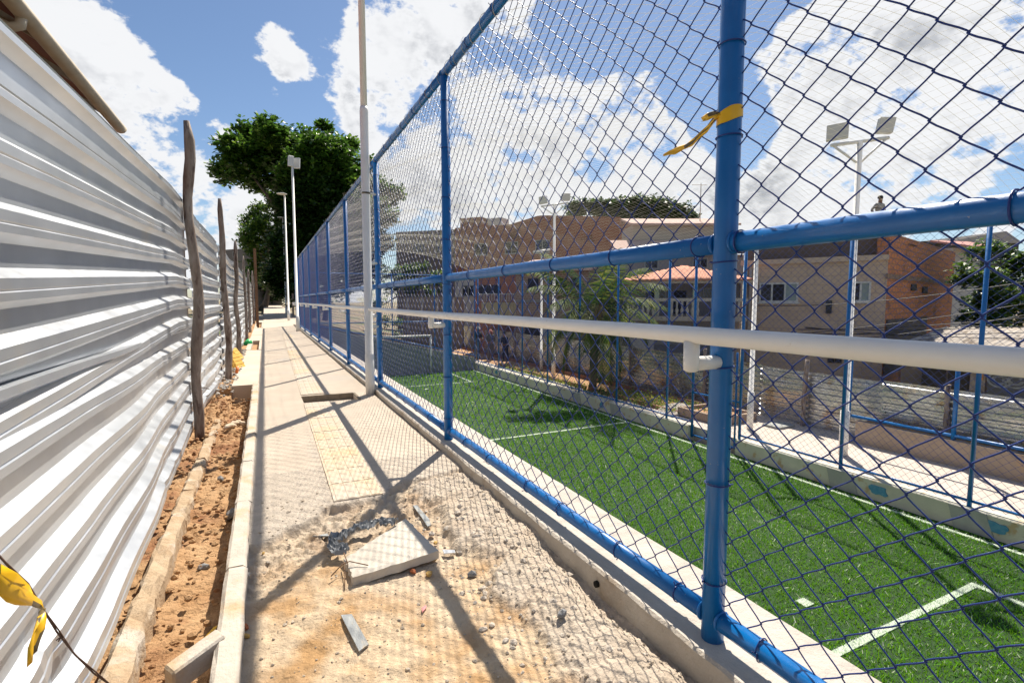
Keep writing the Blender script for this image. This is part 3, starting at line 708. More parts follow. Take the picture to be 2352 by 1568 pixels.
def tlz(*uv): return [Vector(atX(u, v, XW + .008 + dx)) for (u, v, dx) in uv]
ribbon(tlz((-20, 1318, 0), (12, 1338, .004), (40, 1352, .01), (66, 1368, .006), (92, 1388, 0), (100, 1408, -.003)), [.060, .060, .054, .046, .030, .012], [(0, -.25, 1), (0, -.2, 1), (.1, -.3, 1), (.1, -.5, 1), (0, -.4, 1), (0, -.3, 1)], [tape_y, tape_k], 'wrap', t2, lambda i, j: (i >= 3 and j < 2) or (i == 0 and j == 3))
ribbon(tlz((96, 1400, .006), (92, 1415, .008), (86, 1440, .01), (80, 1465, .008), (74, 1490, .006), (70, 1513, .004)), [.012, .026, .034, .034, .030, .022], [(.1, 1, .2), (.1, 1, .25), (.2, 1, .2), (.25, 1, .25), (.1, 1, .3), (.1, 1, .5)], [tape_y, tape_k], 'tail', t2, lambda i, j: (i == 4 and j > 0) or (j == 3 and i > 2) or i == 0)

# ------------------------------------------------------------------ things lying on the walkway
slabmat = pm('loose_slab_concrete', (.60, .55, .47), (.50, .45, .38), 7, .9, .45, 70, c3=(.40, .38, .36), s3=16, t3=(.66, .74), bd=.006)
cs = [Vector(atZ(790, 1262, .035)), Vector(atZ(812, 1312, .03)), Vector(atZ(1006, 1245, .045)), Vector(atZ(932, 1186, .0))]
cs[0].z, cs[1].z, cs[2].z, cs[3].z = .0, .010, .014, -.004
m = MB(); th = Vector((0, 0, -.034))
n = 14; ed = []
P = []
for i in range(n + 1):
    for j in range(n + 1):
        a = cs[0].lerp(cs[1], i / n); b = cs[3].lerp(cs[2], i / n); p_ = a.lerp(b, j / n)
        if i in (0, n) or j in (0, n): p_ = p_ + Vector((rnd.uniform(-.004, .004), rnd.uniform(-.004, .004), -.004))
        P.append(p_ + Vector((0, 0, .0012 * n2(p_.x, p_.y, 30, 2))))
m.grid(P, n + 1, n + 1, False)
per = [P[0 * (n + 1) + j] for j in range(n)] + [P[i * (n + 1) + n] for i in range(n)] + [P[n * (n + 1) + n - j] for j in range(n)] + [P[(n - i) * (n + 1)] for i in range(n)]
b0 = len(m.v); m.v += [tuple(p_) for p_ in per] + [tuple(p_ + th + Vector((rnd.uniform(-.003, .003), rnd.uniform(-.003, .003), 0))) for p_ in per]; q = len(per)
for k in range(q): m.f.append([b0 + k, b0 + (k + 1) % q, b0 + q + (k + 1) % q, b0 + q + k]); m.mi.append(0); m.sm.append(False)
m.f.append([b0 + q + k for k in range(q)]); m.mi.append(0); m.sm.append(False)
o = m.build('concrete_slab', slabmat); tag(o, 'tilted square concrete slab lying loose over the hole in the broken walkway', 'slab')
def poly_thing(name, label, cat, uv, zs, mat, th=.004, group=None):
    pts = [Vector(atZ(u, v, z)) for (u, v), z in zip(uv, zs)]; m = MB(); k = len(pts)
    m.v = [tuple(p_) for p_ in pts] + [(p_.x, p_.y, p_.z - th) for p_ in pts]
    m.f = [list(range(k)), list(range(2 * k - 1, k - 1, -1))] + [[i, k + i, k + (i + 1) % k, (i + 1) % k] for i in range(k)]; m.mi = [0] * len(m.f); m.sm = [False] * len(m.f)
    return tag(m.build(name, mat), label, cat, group)
zf = lambda u, v: fore(*atZ(u, v, 0).xy)[0]
greyboard = pm('grey_strip', (.34, .35, .34), (.26, .28, .29), 14, .6, .3, 60, stretch=(4, 1, 1), c3=(.5, .42, .3), s3=10, t3=(.55, .7))
def lay(uv, h=.012): return [zf(u, v) + h for u, v in uv]
uv = [(783, 1411), (808, 1409), (847, 1478), (838, 1484), (825, 1494)]; poly_thing('metal_strip', 'flat weathered grey strip lying alone on the sandy foreground', 'strip', uv[::-1], lay(uv[::-1]), greyboard, .005)
uv = [(948, 1160), (958, 1159), (985, 1190), (991, 1204), (982, 1208), (968, 1186)]; poly_thing('metal_offcut', 'narrow bent grey offcut lying behind the loose slab', 'strip', uv[::-1], lay(uv[::-1], .02), greyboard, .005)
uv = [(1016, 1261), (1044, 1262), (1046, 1268), (1020, 1270)]; poly_thing('tin_piece', 'small shiny grey tin piece at the right corner of the slab', 'scrap', uv[::-1], lay(uv[::-1], .02), galv, .004)
uv = [(718, 1230), (752, 1224), (756, 1230), (730, 1233)]; poly_thing('grey_sliver', 'thin pale grey sliver left of the crumpled plastic', 'scrap', uv[::-1], lay(uv[::-1], .008), greyboard, .003)
uv = [(1193, 1419), (1202, 1412), (1206, 1416), (1196, 1428)]
uv = [(968, 1395), (978, 1388), (980, 1393), (970, 1405)]; poly_thing('pink_scrap', 'tiny pink plastic scrap on the sand below the slab', 'scrap', uv[::-1], lay(uv[::-1], .01), pm('pink_plastic', (.62, .20, .20), rough=.5), .002)
# crumpled grey plastic
pl = MB(); path = [(905, 1208), (893, 1204), (868, 1205), (845, 1212), (818, 1220), (795, 1228), (775, 1240), (762, 1252), (765, 1262), (785, 1270), (800, 1264)]
P = []
for i in range(60):
    f = i / 59 * (len(path) - 1); k = min(int(f), len(path) - 2); u = path[k][0] + (path[k + 1][0] - path[k][0]) * (f - k); v = path[k][1] + (path[k + 1][1] - path[k][1]) * (f - k)
    c = Vector(atZ(u, v, 0)); z0 = zf(u, v)
    k2 = path[k + 1]; tdir = Vector(atZ(*k2, 0)) - Vector(atZ(*path[k], 0)); sd = Vector((-tdir.y, tdir.x, 0)).normalized()
    for j in range(9):
        w_ = (j / 8 - .5) * (.05 + .02 * math.sin(i * .4)); P.append((c.x + sd.x * w_ + .006 * n2(i * .3, j, 1, 3), c.y + sd.y * w_ + .006 * n2(i * .3, j, 1, 8), max(z0, .0) + .016 + .022 * n2(i * .45, j * .8, 1, 5) + .012 * n2(i * 1.1, j * 1.7, 1, 2)))
pl.grid(P, 60, 9, False); o = pl.build('plastic_sheet', pm('grey_plastic', (.16, .17, .18), (.27, .28, .29), 30, .42, .4, 60, bd=.01)); o.modifiers.new('s', 'SOLIDIFY').thickness = .001
tag(o, 'crumpled dark grey plastic sheeting curled along the left edge of the slab', 'plastic')
m = MB()
def gp(u, v, h): c = Vector(atZ(u, v, 0)); return c + Vector((0, 0, max(zf(u, v), -.03) + h))
m.tube([gp(790, 1275, .04), gp(797, 1290, .03), gp(805, 1308, .02)], .0022, 5); m.tube([gp(760, 1318, .02), gp(785, 1302, .04), gp(803, 1300, .05), gp(846, 1306, .045)], .0022, 5); m.tube([gp(790, 1290, .03), gp(792, 1310, .02), gp(791, 1340, .005)], .002, 5)
tag(m.build('dry_twig', pm('twig', (.20, .12, .07), rough=.9)), 'thin dry branching twig at the near left corner of the slab', 'twig')
oc = pm('ochre_fragment', (.60, .36, .08), (.5, .32, .12), 30, .85, .5, 60); org_ = pm('brick_fragment', (.50, .15, .06), (.4, .14, .06), 30, .9, .5, 60)
def chunk(name, label, cat, u, v, r, mat, seed, h=.004, group=None, zz=None):
    c = Vector(atZ(u, v, 0)); m = MB(); rock(m, (0, 0, 0), r, seed); o = m.build(name, mat); o.location = (c.x, c.y, (zf(u, v) if zz is None else zz) + h + r * .3); return tag(o, label, cat, group)
chunk('tile_fragment', 'ochre tile fragment on the dirt below the slab', 'fragment', 985, 1300, .018, oc, 3)
chunk('tile_fragment', 'ochre tile fragment wedged at the right corner of the slab', 'fragment', 998, 1268, .016, oc, 4, .01)
chunk('tile_fragment', 'ochre tile fragment between slab and rubble', 'fragment', 1000, 1232, .012, oc, 14, .01)
chunk('brick_shard', 'orange brick shard near the kerb in the foreground', 'brick', 563, 1424, .016, org_, 6)
chunk('brick_shard', 'orange brick shard under the raised edge of the slab', 'brick', 948, 1293, .02, org_, 7)
chunk('tile_fragment', 'ochre tile fragment near the kerb beside the orange shard', 'fragment', 565, 1444, .014, oc, 8)
chunk('tile_fragment', 'ochre chip lying by the kerb left of the slab', 'fragment', 604, 1255, .010, oc, 18)
chunk('stone', 'pale stone lying alone beside the kerb left of the slab', 'stone', 566, 1312, .024, pm('white_rubble', (.6, .56, .5)), 9)
chunk('stone', 'grey stone on the right-hand rubble below the slab', 'stone', 1290, 1413, .022, pm('dark_stone', (.22, .22, .22), (.3, .3, .3), 30, .9, .6, 70), 10)
chunk('stone', 'dark grey stone just below the right end of the slab', 'stone', 1083, 1300, .022, MATS['dark_stone'], 12)
chunk('stone', 'pale stone resting on the narrow offcut behind the slab', 'stone', 992, 1214, .018, MATS['white_rubble'], 13, .01)
chunk('stone', 'grey stone in the trench below the tall wooden post', 'stone', 465, 1250, .026, MATS['dark_stone'], 15, zz=-.11)
chunk('stone', 'flat grey stone in the trench near the pale rags', 'stone', 505, 1065, .03, MATS['dark_stone'], 16, zz=-.11)
chunk('concrete_lump', 'rough grey concrete lump against the trench kerb', 'rubble', 535, 1140, .05, MATS['dark_stone'], 19, zz=-.11)
m = MB()
for i in range(3):
    c0 = Vector(atZ(515 + 14 * i, 985 - 8 * i, -.07)); pts = [c0 + Vector((.02 * k, .035 * k * (1 if i < 2 else -.4), .012 * math.sin(k + i))) for k in range(5)]; m.tube(pts, [.012, .022, .02, .022, .01], 7)
tag(m.build('rag', pm('pale_rag', (.62, .52, .40), (.55, .42, .28), 20, .9, .4, 40)), 'twisted pale sand-coloured rag lying in the trench', 'rag')
# block in the near end of trench and tape scrap
m = MB(); m.obox(atZ(400, 1600, -.06), Vector((.125, .09, .02)), Vector((-.03, .05, 0)), Vector((.0, .0, .07)))
blk = m.build('concrete_block', kerbmat, None, .006); tag(blk, 'grey concrete block lying across the near end of the trench', 'block')
m = MB(); pts = [atZ(445, 1508, -.09), atZ(462, 1480, -.07), atZ(475, 1462, -.065), atZ(494, 1438, -.06)]
tsc = thing('tape_strip', 'short yellow and black tape strip on the soil by the kerb', 'tape', tuple(atZ(470, 1470, -.09)))
ribbon([Vector(p_) for p_ in pts], [.012, .02, .025, .02], [(1, .2, .3), (1, .3, .5), (1, 0, .6), (1, .2, .2)], [tape_y, tape_k], 'strip', tsc, lambda i, j: i == 1 and j < 2)
# stacks of yellow tactile tiles leaning on the hoarding
ytile = pm('new_yellow_tile', (.66, .40, .06), (.6, .36, .08), 5, .8, .2, 60)
def leaning_tiles(label, y0, n, ang, x0):
    root = thing('tile_stack', label, 'tiles', (x0, y0, -.02))
    for i in range(n):
        m = MB(); m.box(-.022, 0, 0, .25, 0, .25)
        for k in range(4): m.box(.0, .006, .012, .238, .015 + .06 * k, .055 + .06 * k)
        o = m.build('yellow_tile', ytile); o.parent = root; o.location = (.03 * i, .02 * i, 0); o.rotation_euler = (0, -ang - .05 * i, rnd.uniform(-.15, .15) - .35)
leaning_tiles('leaning group of four yellow tactile tiles by the second wooden post', 8.75, 4, .35, -.50)
leaning_tiles('leaning pair of yellow tactile tiles farther along the hoarding', 10.1, 2, .55, -.46)
m = MB(); m.tube([(-.43, 13.6, .0), (-.40, 13.66, .02), (-.36, 13.7, .05), (-.34, 13.72, .06)], [.07, .085, .08, .03], 10); tag(m.build('green_bag', pm('green_plastic', (.05, .50, .16), rough=.35)), 'bright green plastic bag on the verge by the planting pit', 'bag')
m = MB(); m.tube([(-.40, 8.2, .0), (-.385, 8.25, .09)], .022, 8); tag(m.build('orange_pipe_end', pm('orange_plastic', (.75, .20, .04), rough=.5)), 'short orange pipe stub sticking from the gravel', 'pipe')

# ------------------------------------------------------------------ lamp poles along the walkway
wp_mat = whitepaint
lp = thing('floodlight_pole', 'tall white steel pole beside the third blue post, sleeve at its middle', 'pole', (1.02, 5.68, 0))
m = MB(); m.tube([(1.02, 5.68, -.02), (1.02, 5.68, .45), (1.02, 5.68, .452), (1.02, 5.68, 3.05), (1.02, 5.68, 3.09)], [.050, .049, .045, .045, .039], 18); m.build('lower_shaft', wp_mat, lp)
m = MB(); m.tube([(1.02, 5.68, 3.06), (1.02, 5.68, 7.2)], .035, 16); m.build('upper_shaft', wp_mat, lp)
for z in (.75, 1.45, 2.2): m = MB(); m.tube([(1.03, 5.69, z), (1.15, 5.76, z)], .014, 8); m.build('bracket', wp_mat, lp)
m = MB(); m.tube([(1.02, 5.68, 2.18), (1.02, 5.68, 2.20)], .0465, 18); m.build('black_band', tape_k, lp)
m = MB(); m.box(.72, 1.32, 5.65, 5.71, 7.2, 7.26); m.box(.70, 1.0, 5.55, 5.75, 7.28, 7.5); m.box(1.06, 1.36, 5.55, 5.75, 7.28, 7.5); m.build('floodlights', wp_mat, lp)
def lamp_pole(label, x, y, zb, zt, r, head, grp=None):
    root = thing('lamp_pole', label, 'lamp pole', (x, y, zb), grp)
    m = MB(); m.tube([(x, y, zb), (x, y, zb + .5), (x, y, zb + .5001), (x, y, zt)], [r * 1.5, r * 1.4, r, r * .85], 10); m.build('shaft', wp_mat, root)
    if head == 'disc':
        m = MB(); m.tube([(x - .12, y, zt), (x - .12, y, zt + .03), (x - .12, y, zt + .06)], [.22, .24, .12], 14); m.build('lamp_head', wp_mat, root)
    elif head == 'flood':
        m = MB(); m.obox((x - .13, y - .12, zt), (.17, .06, 0), (-.02, .08, 0), (.02, .02, .34)); m.obox((x + .04, y + .08, zt - .02), (.17, -.10, 0), (.03, .08, 0), (.02, .02, .34)); m.build('floodlight', pm('lamp_grey', (.62, .62, .6), rough=.5), root, .01)
    elif head == 'tee':
        m = MB(); m.obox((x - .75, y - .04, zt - .06), (1.5, 0, 0), (0, .08, 0), (0, 0, .07)); m.build('crossarm', wp_mat, root)
    return root
q = atX(697, 757, 1.16)
lamp_pole('white pole with twin floodlights standing inside the path near the fence end', .98, 18.6, 0, 5.45, .042, 'flood')
lamp_pole('slim white pole with round disc lamp behind the fence end', 1.05, 27.5, .05, 6.2, .045, 'disc')
lamp_pole('slim grey pole with flat lamp beside the shaded path', 1.30, 38, .1, 6.6, .05, 'disc')
m = MB(); m.box(1.45, 1.55, 32.8, 32.9, 0, 1.45); tag(m.build('short_wooden_stake', wood), 'short wooden stake at the right edge of the far path', 'stake')
# ------------------------------------------------------------------ sunken pitch
FZ = -2.36
turfm = pm('turf_base', (.014, .06, .003), (.022, .085, .005), 14, .8, .8, 120, c3=(.012, .03, .008), s3=60, t3=(.5, .6))
m = MB(); m.box(1.42, 9.24, -3.0, 23.0, -2.7, FZ); pitch = tag(m.build('pitch', turfm), kind='structure')
linem = pm('line_white', (.60, .64, .56), (.30, .42, .25), 70, .9)
LINES = [(8.98, 9.06, -2.5, 22.79), (2.1, 8.98, 22.71, 22.79), (2.1, 8.98, 11.04, 11.12), (3.2, 7.62, 19.5, 19.58), (7.62, 7.70, 19.5, 22.71), (3.12, 3.2, 19.5, 22.71),
         (3.2, 7.47, 2.73, 2.81), (7.47, 7.55, -2.5, 2.81), (5.28, 5.42, 3.37, 3.50), (5.38, 5.54, 18.58, 18.74)]
def blades(n_dens, region, hmin, hmax, wd, rs):
    x0, x1, y0, y1 = region; n = int((x1 - x0) * (y1 - y0) * n_dens)
    X = rs.uniform(x0, x1, n); Y = rs.uniform(y0, y1, n); h = rs.uniform(hmin, hmax, n); an = rs.uniform(0, 2 * np.pi, n); w = wd * rs.uniform(.6, 1.2, n)
    lx = rs.normal(0, .55, n) * h; ly = rs.normal(0, .55, n) * h; ax = np.cos(an) * w * .5; ay = np.sin(an) * w * .5
    p0 = np.stack([X - ax, Y - ay, np.full(n, FZ)], 1); p1 = np.stack([X + ax, Y + ay, np.full(n, FZ)], 1); p2 = np.stack([X + lx + ax * .45, Y + ly + ay * .45, FZ + h], 1); p3 = np.stack([X + lx - ax * .45, Y + ly - ay * .45, FZ + h], 1)
    V = np.stack([p0, p1, p2, p3], 1).reshape(-1, 3); F = np.arange(4 * n).reshape(n, 4)
    tone = np.repeat(np.clip(rs.normal(.5, .25, n) + .12 * np.sin(X * 1.3 + Y * .4) * np.sin(Y * .9), 0, 1), 4)
    return V, F, tone
def onl(x, y, e=0): return any(a - e < x < b + e and c - e < y < d + e for a, b, c, d in LINES)
rs = np.random.default_rng(5)
Vs = []; Fs = []; Ts = []; base = 0
for dens, reg, h0, h1, wd in ((1700, (3.3, 9.15, .3, 6.0), .02, .042, .011), (1000, (4.2, 9.15, 6.0, 11.0), .02, .042, .016), (500, (4.5, 9.15, 11, 22.6), .02, .042, .024)):
    V, F, T = blades(dens, reg, h0, h1, wd, rs)
    cx = V[::4, 0]; cy = V[::4, 1]; keep = np.ones(len(cx), bool)
    for a, b, c, d in LINES: keep &= ~((cx > a) & (cx < b) & (cy > c) & (cy < d))
    V = V.reshape(-1, 4, 3)[keep].reshape(-1, 3); T = T.reshape(-1, 4)[keep].ravel(); F = np.arange(len(V)).reshape(-1, 4)
    Vs.append(V); Fs.append(F + base); Ts.append(T); base += len(V)
tl_ = leafmat('turf_blade', (.030, .135, .002), (.14, .40, .006), (.30, .52, .035), .2); _e = [n for n in tl_.node_tree.nodes if n.type == 'VALTORGB'][0].color_ramp.elements.new(.90); _e.color = (.16, .36, .02, 1); [n for n in tl_.node_tree.nodes if n.type == 'VALTORGB'][0].color_ramp.elements[-1].color = (.75, .80, .62, 1); tl_.node_tree.nodes['Principled BSDF'].inputs['Roughness'].default_value = .30; tl_.node_tree.nodes['Principled BSDF'].inputs['Specular IOR Level'].default_value = .6  # pale top of the ramp puts white glints into the blade colour
tag(bulk('turf', np.concatenate(Vs), np.concatenate(Fs), tl_, None, False, np.concatenate(Ts)), 'bright green artificial turf covering the sunken pitch', 'turf', kind='stuff')
wl = leafmat('turf_white', (.55, .58, .52), (.70, .72, .68), (.8, .8, .78), .1)
for i, (a, b, c, d) in enumerate(LINES):
    root = MB(); root.box(a, b, c, d, FZ - .1, FZ + .008 + .0007 * i); o = root.build('pitch_line', linem, pitch)
    cc = (max(a, 3.2), b, max(c, .3), d)
    dn = 5000 if d < 8 else 900
    V, F, T = blades(dn, (cc[0] - .012, cc[1] + .012, cc[2], max(cc[3], cc[2] + .01)), .02, .036, .006 if d < 8 else .012, rs)
    bulk('white_tufts', V, F, wl, o, False, T)
# goal
goal = thing('goal', 'white tubular goal at the far end of the pitch', 'goal', (5.45, 22.9, FZ))
m = MB()
for x in (3.97, 6.93): m = MB(); m.tube([(x, 22.88, FZ), (x, 22.88, FZ + 1.76)], .045, 10); m.build('goal_post', whitepaint, goal)
m = MB(); m.tube([(3.93, 22.88, FZ + 1.76), (6.97, 22.88, FZ + 1.76)], .045, 10); m.build('crossbar', whitepaint, goal)

# ------------------------------------------------------------------ walls round the pitch
wallm = pm('old_painted_wall', (.62, .60, .50), (.52, .50, .41), 1.6, .9, .4, 40, c3=(.48, .36, .22), s3=4.5, t3=(.58, .64), bd=.01)
for (y0, y1, lab) in ((-3, 7.66, 'low flaking cream kerb wall along the near half of the far touchline'), (9.05, 23.0, 'low stained cream kerb wall along the far half of the far touchline')):
    n = 60; P = []
    m = MB()
    for i in range(n + 1):
        y = y0 + (y1 - y0) * i / n; e = .01 * fbm(1, y, 2, 3, 4)
        P += [(9.24 + e * .4, y, -2.6), (9.235 + e, y, -2.03), (9.25 + e, y, -2.015), (9.44, y, -2.015), (9.44, y, -2.6)]
    m.grid(P, n + 1, 5, False)
    b = len(m.v)
    for e_ in (0, n): m.f.append([e_ * 5 + k for k in range(5)]); m.mi.append(0); m.sm.append(False)
    kw = m.build('kerb_wall', wallm); tag(kw, lab, 'wall', 'kerb walls along the far touchline')
    pat = pm('fresh_mortar', (.40, .40, .38), (.33, .33, .31), 8, .9); bp_ = pm('blue_smear', (.05, .22, .38), (.12, .30, .42), 14, .8)
    for py in ([5.35, 3.5, 1.5] if y0 < 0 else [11.9, 14.0]):
        m = MB(); w_ = .28; m.hexa([(9.215, py - w_, -2.36), (9.24, py - w_, -2.36), (9.24, py + w_ * .7, -2.36), (9.215, py + w_ * .7, -2.36), (9.215, py - w_ * .6, -2.022), (9.24, py - w_ * .6, -2.022), (9.24, py + w_, -2.022), (9.215, py + w_, -2.022)]); m.build('mortar_patch', pat, kw)
    for py, w_ in ([(4.75, .17), (3.2, .16)] if y0 < 0 else [(12.6, .1), (20.5, .15)]):
        m = MB(); rr = random.Random(py); pts = []
        for k in range(14):
            an = 2 * math.pi * k / 14; q = rr.uniform(.6, 1.1); pts.append((py + w_ * q * math.cos(an), -2.17 + .09 * q * math.sin(an)))
        m.v = [(9.217, a, b_) for a, b_ in pts] + [(9.24, a, b_) for a, b_ in pts]; m.f = [list(range(14))[::-1]] + [[k, (k + 1) % 14, 14 + (k + 1) % 14, 14 + k] for k in range(14)]; m.mi = [0] * 15; m.sm = [False] * 15
        m.build('paint_smear', bp_, kw)
greyw = pm('grey_render', (.30, .31, .30), (.25, .26, .25), 1.2, .9, .3, 30, c3=(.20, .20, .18), s3=1.0, t3=(.55, .7))
xs_ = [(1.42, -.02), (3.2, -.42), (4.76, -.76), (6.4, -1.12), (8.0, -1.50), (9.24, -1.78)]
m = MB()
P = []
for (x, z) in xs_: P += [(x, 23.0, -2.7), (x, 23.0, z), (x, 23.2, z), (x, 23.2, -2.7)]
m.grid(P, len(xs_), 4, False); m.f = [f[::-1] for f in m.f]
ew = m.build('end_wall', greyw); tag(ew, 'grey rendered retaining wall behind the goal, its top sloping down to the right', 'wall')

# ------------------------------------------------------------------ fence on the far side of the pitch and behind the goal
ff = thing('pitch_fence', 'tall blue chain-link fence along the far touchline', 'fence', (9.33, 0, -2.03))
FP = [-.7, 1.45, 3.57, 5.45, 7.64, 9.02, 12.0, 14.0, 16.1, 18.15, 20.45, 22.9]
FTOP = 2.22
cm2 = chain_mesh('chain_mesh', 2.1, -1.98, FTOP, .135, .125, .0028, 3, (0, .5), .004, 8)
for y in FP + [9.9]:
    m = MB(); m.tube([(9.33, y, -2.3 if y in (7.64, 9.02) else -2.1), (9.33, y, FTOP)], .032, 10); m.build('post', blue, ff)
for i in range(len(FP) - 1):
    y0, y1 = FP[i], FP[i + 1]
    zb = -1.93 if y0 != 7.64 else -2.25
    for z in (zb, .06, FTOP):
        m = MB(); m.tube([(9.33, y0, z), (9.33, y1, z)], .022, 8); m.build('rail', blue, ff)
    o = link_mesh('chain_mesh', cm2, ff, (0.0, y0, 2.03)); o.scale = (1, (y1 - y0) / 2.1, 1)
m = MB(); m.tube([(9.33, 7.64, -1.2), (9.33, 9.02, -1.2)], .022, 8); m.build('gate_rail', blue, ff)
m = MB(); m.tube([(9.30, 7.74, -2.25), (9.30, 7.74, -.1)], .022, 8); m.build('gate_stile', blue, ff)
ef = thing('goal_end_fence', 'blue chain-link fence standing on the grey wall behind the goal', 'fence', (1.3, 23.1, -1))
EP = [(1.45, -.05), (3.3, -.45), (5.2, -.86), (7.2, -1.32), (9.25, -1.78)]
cm3 = chain_mesh('chain_mesh', 2.0, -1.9, FTOP, .135, .125, .0018, 3, (0, .5), .004, 9)
for (x, z) in EP: m = MB(); m.tube([(x, 23.1, z - .1), (x, 23.1, FTOP)], .03, 8); m.build('post', blue, ef)
for (a, b) in zip(EP[:-1], EP[1:]):
    for k, (za, zb) in enumerate(((a[1] + .12, b[1] + .12), (.06, .06), (FTOP, FTOP))):
        m = MB(); m.tube([(a[0], 23.1, za), (b[0], 23.1, zb)], .024, 8); m.build('rail', blue, ef)
    zl = max(a[1], b[1]); me_ = chain_mesh('chain_mesh', b[0] - a[0], zl, FTOP, .135, .125, .0018, 3, (0, .5), .004, 9)
    o = link_mesh('chain_mesh', me_, ef, (a[0] - 1.3, 0, 1.0)); o.rotation_euler = (0, 0, R(-90))

# ------------------------------------------------------------------ far side: walkway, planters, terrace, second hoarding
FW = -2.06
m = MB(); m.box(9.44, 11.98, -4, 9.6, -2.9, FW); m.box(9.44, 10.0, 9.6, 40, -2.9, FW - .02)
tag(m.build('far_walkway', pm('far_concrete', (.55, .48, .42), (.48, .42, .36), 2, .9, .3, 40)), kind='structure')
m = MB(); m.box(10.0, 11.98, 9.6, 40, -2.9, FW - .03); bed = tag(m.build('planting_bed', soil), kind='structure')
for (y0, y1, x) in ((9.7, 14.5, 10.05), (14.7, 22, 10.05), (9.7, 40, 11.4)):
    y = y0
    while y < y1: m = MB(); m.box(x, x + .07, y + .01, min(y + .95, y1), -2.3, FW + .09 + rnd.uniform(-.015, .015)); m.build('edging_brick', pm('terracotta_edging', (.34, .17, .10), (.28, .15, .1), 4, .9, .4, 30), bed); y += 1.0
m = MB(); m.tube([(10.15, 10.5, FW + .02), (10.13, 10.5, FW + .09)], .42, 22); lid = m.build('manhole_lid', pm('lid_concrete', (.36, .32, .27), (.3, .27, .24), 8, .9, .4, 40)); lid.rotation_euler = (0, 0, 0); tag(lid, 'round concrete lid lying in the weeds beyond the far fence', 'lid')
m = MB(); m.box(11.0, 11.6, 7.9, 8.35, FW + .004, FW + .055); tag(m.build('paving_slab', pm('grey_slab', (.34, .35, .33), (.28, .29, .28), 6, .9)), 'grey square paving slab lying flat on the far walkway', 'slab')
pb = MB()
plant = thing('planter_box', 'low brown concrete planter frame beside the far gate', 'planter', (10.6, 9.0, FW))
for (x0, x1, y0, y1) in ((10.0, 11.3, 8.75, 8.85), (10.0, 10.1, 8.85, 10.2), (10.1, 11.3, 10.1, 10.2), (11.2, 11.3, 8.85, 10.1)):
    m = MB(); m.box(x0, x1, y0, y1, FW, FW + .22); m.build('planter_side', pm('brown_concrete', (.33, .25, .18), (.28, .2, .15), 5, .9, .3, 30), plant)
m = MB(); m.box(10.1, 11.2, 8.85, 10.1, FW, FW + .13); m.build('planter_soil', soil, plant)
terr = MB(); terr.box(11.5, 11.66, -4, 6.45, FW - .2, -1.58); tag(terr.build('terrace_wall', pm('brown_render', (.42, .33, .25), (.36, .28, .21), 2, .9, .3, 30, c3=(.5, .34, .18), s3=2.0, t3=(.6, .68))), 'brown rendered terrace wall beyond the far walkway carrying a blue rail', 'wall')
m = MB(); m.box(11.66, 12.0, -4, 6.45, -2.6, -1.62); tag(m.build('terrace_floor', soil), kind='structure')
gr_ = thing('guard_rail', 'blue tubular guard rail along the top of the brown terrace wall', 'guard rail', (11.58, 0, -1.58))
GP = [atX(1952, 900, 11.58).y, atX(2197, 900, 11.58).y]; GP = [GP[0], GP[1], GP[1] - 2.1, GP[1] - 4.2]
for y in GP: m = MB(); m.tube([(11.58, y, -1.58), (11.58, y, .12)], .04, 8); m.build('post', blue, gr_)
for z in (-1.5, .10): m = MB(); m.tube([(11.58, GP[-1], z), (11.58, GP[0], z)], .032, 8); m.build('rail', blue, gr_)

galv2 = pm('dull_galvanised', (.60, .60, .60), (.50, .49, .47), 5, .30, .05, 40, metal=.85, c3=(.42, .31, .22), s3=2.2, t3=(.56, .68), rvar=.1)
fh = thing('far_hoarding', 'long hoarding of dull corrugated sheets with wooden posts beyond the pitch', 'hoarding', (12.0, 0, -2.1))
y = -3.0; k = 0
PR2 = [(0, 0), (0, .03), (-.05, .05), (-.05, .09), (0, .11), (0, .135)]
while y < 38:
    y1 = y + 3.1; P = []; ysn = np.arange(y, y1 + .01, .31); jz = rnd.uniform(-.05, .05); lx = rnd.uniform(-.03, .03); zb = -2.1 if y1 > 6.4 else -1.68
    for yy in ysn:
        z = zb; kk = 0
        row = []
        while True:
            for o_, dz in PR2:
                if zb + kk * .135 + dz <= -.70: row.append((o_, zb + kk * .135 + dz))
            kk += 1
            if zb + kk * .135 > -.70: break
        for (o_, z) in row: P.append((12.0 + o_ + lx + .05 * fbm(yy, z, 1.2, 2, k), yy, z + jz + .015 * n2(yy, z, 1, k)))
    m = MB(); m.grid(P, len(ysn), len(row), False); m.f = [f[::-1] for f in m.f]; m.build('metal_sheet', galv2, fh); y = y1 - .06; k += 1
for u in (1850, 2180, 1618, 1447, 1299, 1182, 1120, 1088):
    c = atX(u, 850, 11.88); q = random.Random(u); zt = -.55 + q.uniform(-.1, .25)
    m = MB(); pts = [(11.9 + .04 * fbm(f, u, 2, 2, u), c.y + .06 * fbm(f, u, 2, 2, u + 3), -2.1 + (zt + 2.1) * f) for f in np.linspace(0, 1, 9)]; m.tube(pts, [.05 * q.uniform(.85, 1.15) for _ in pts], 8); m.build('wooden_post', wood, fh)
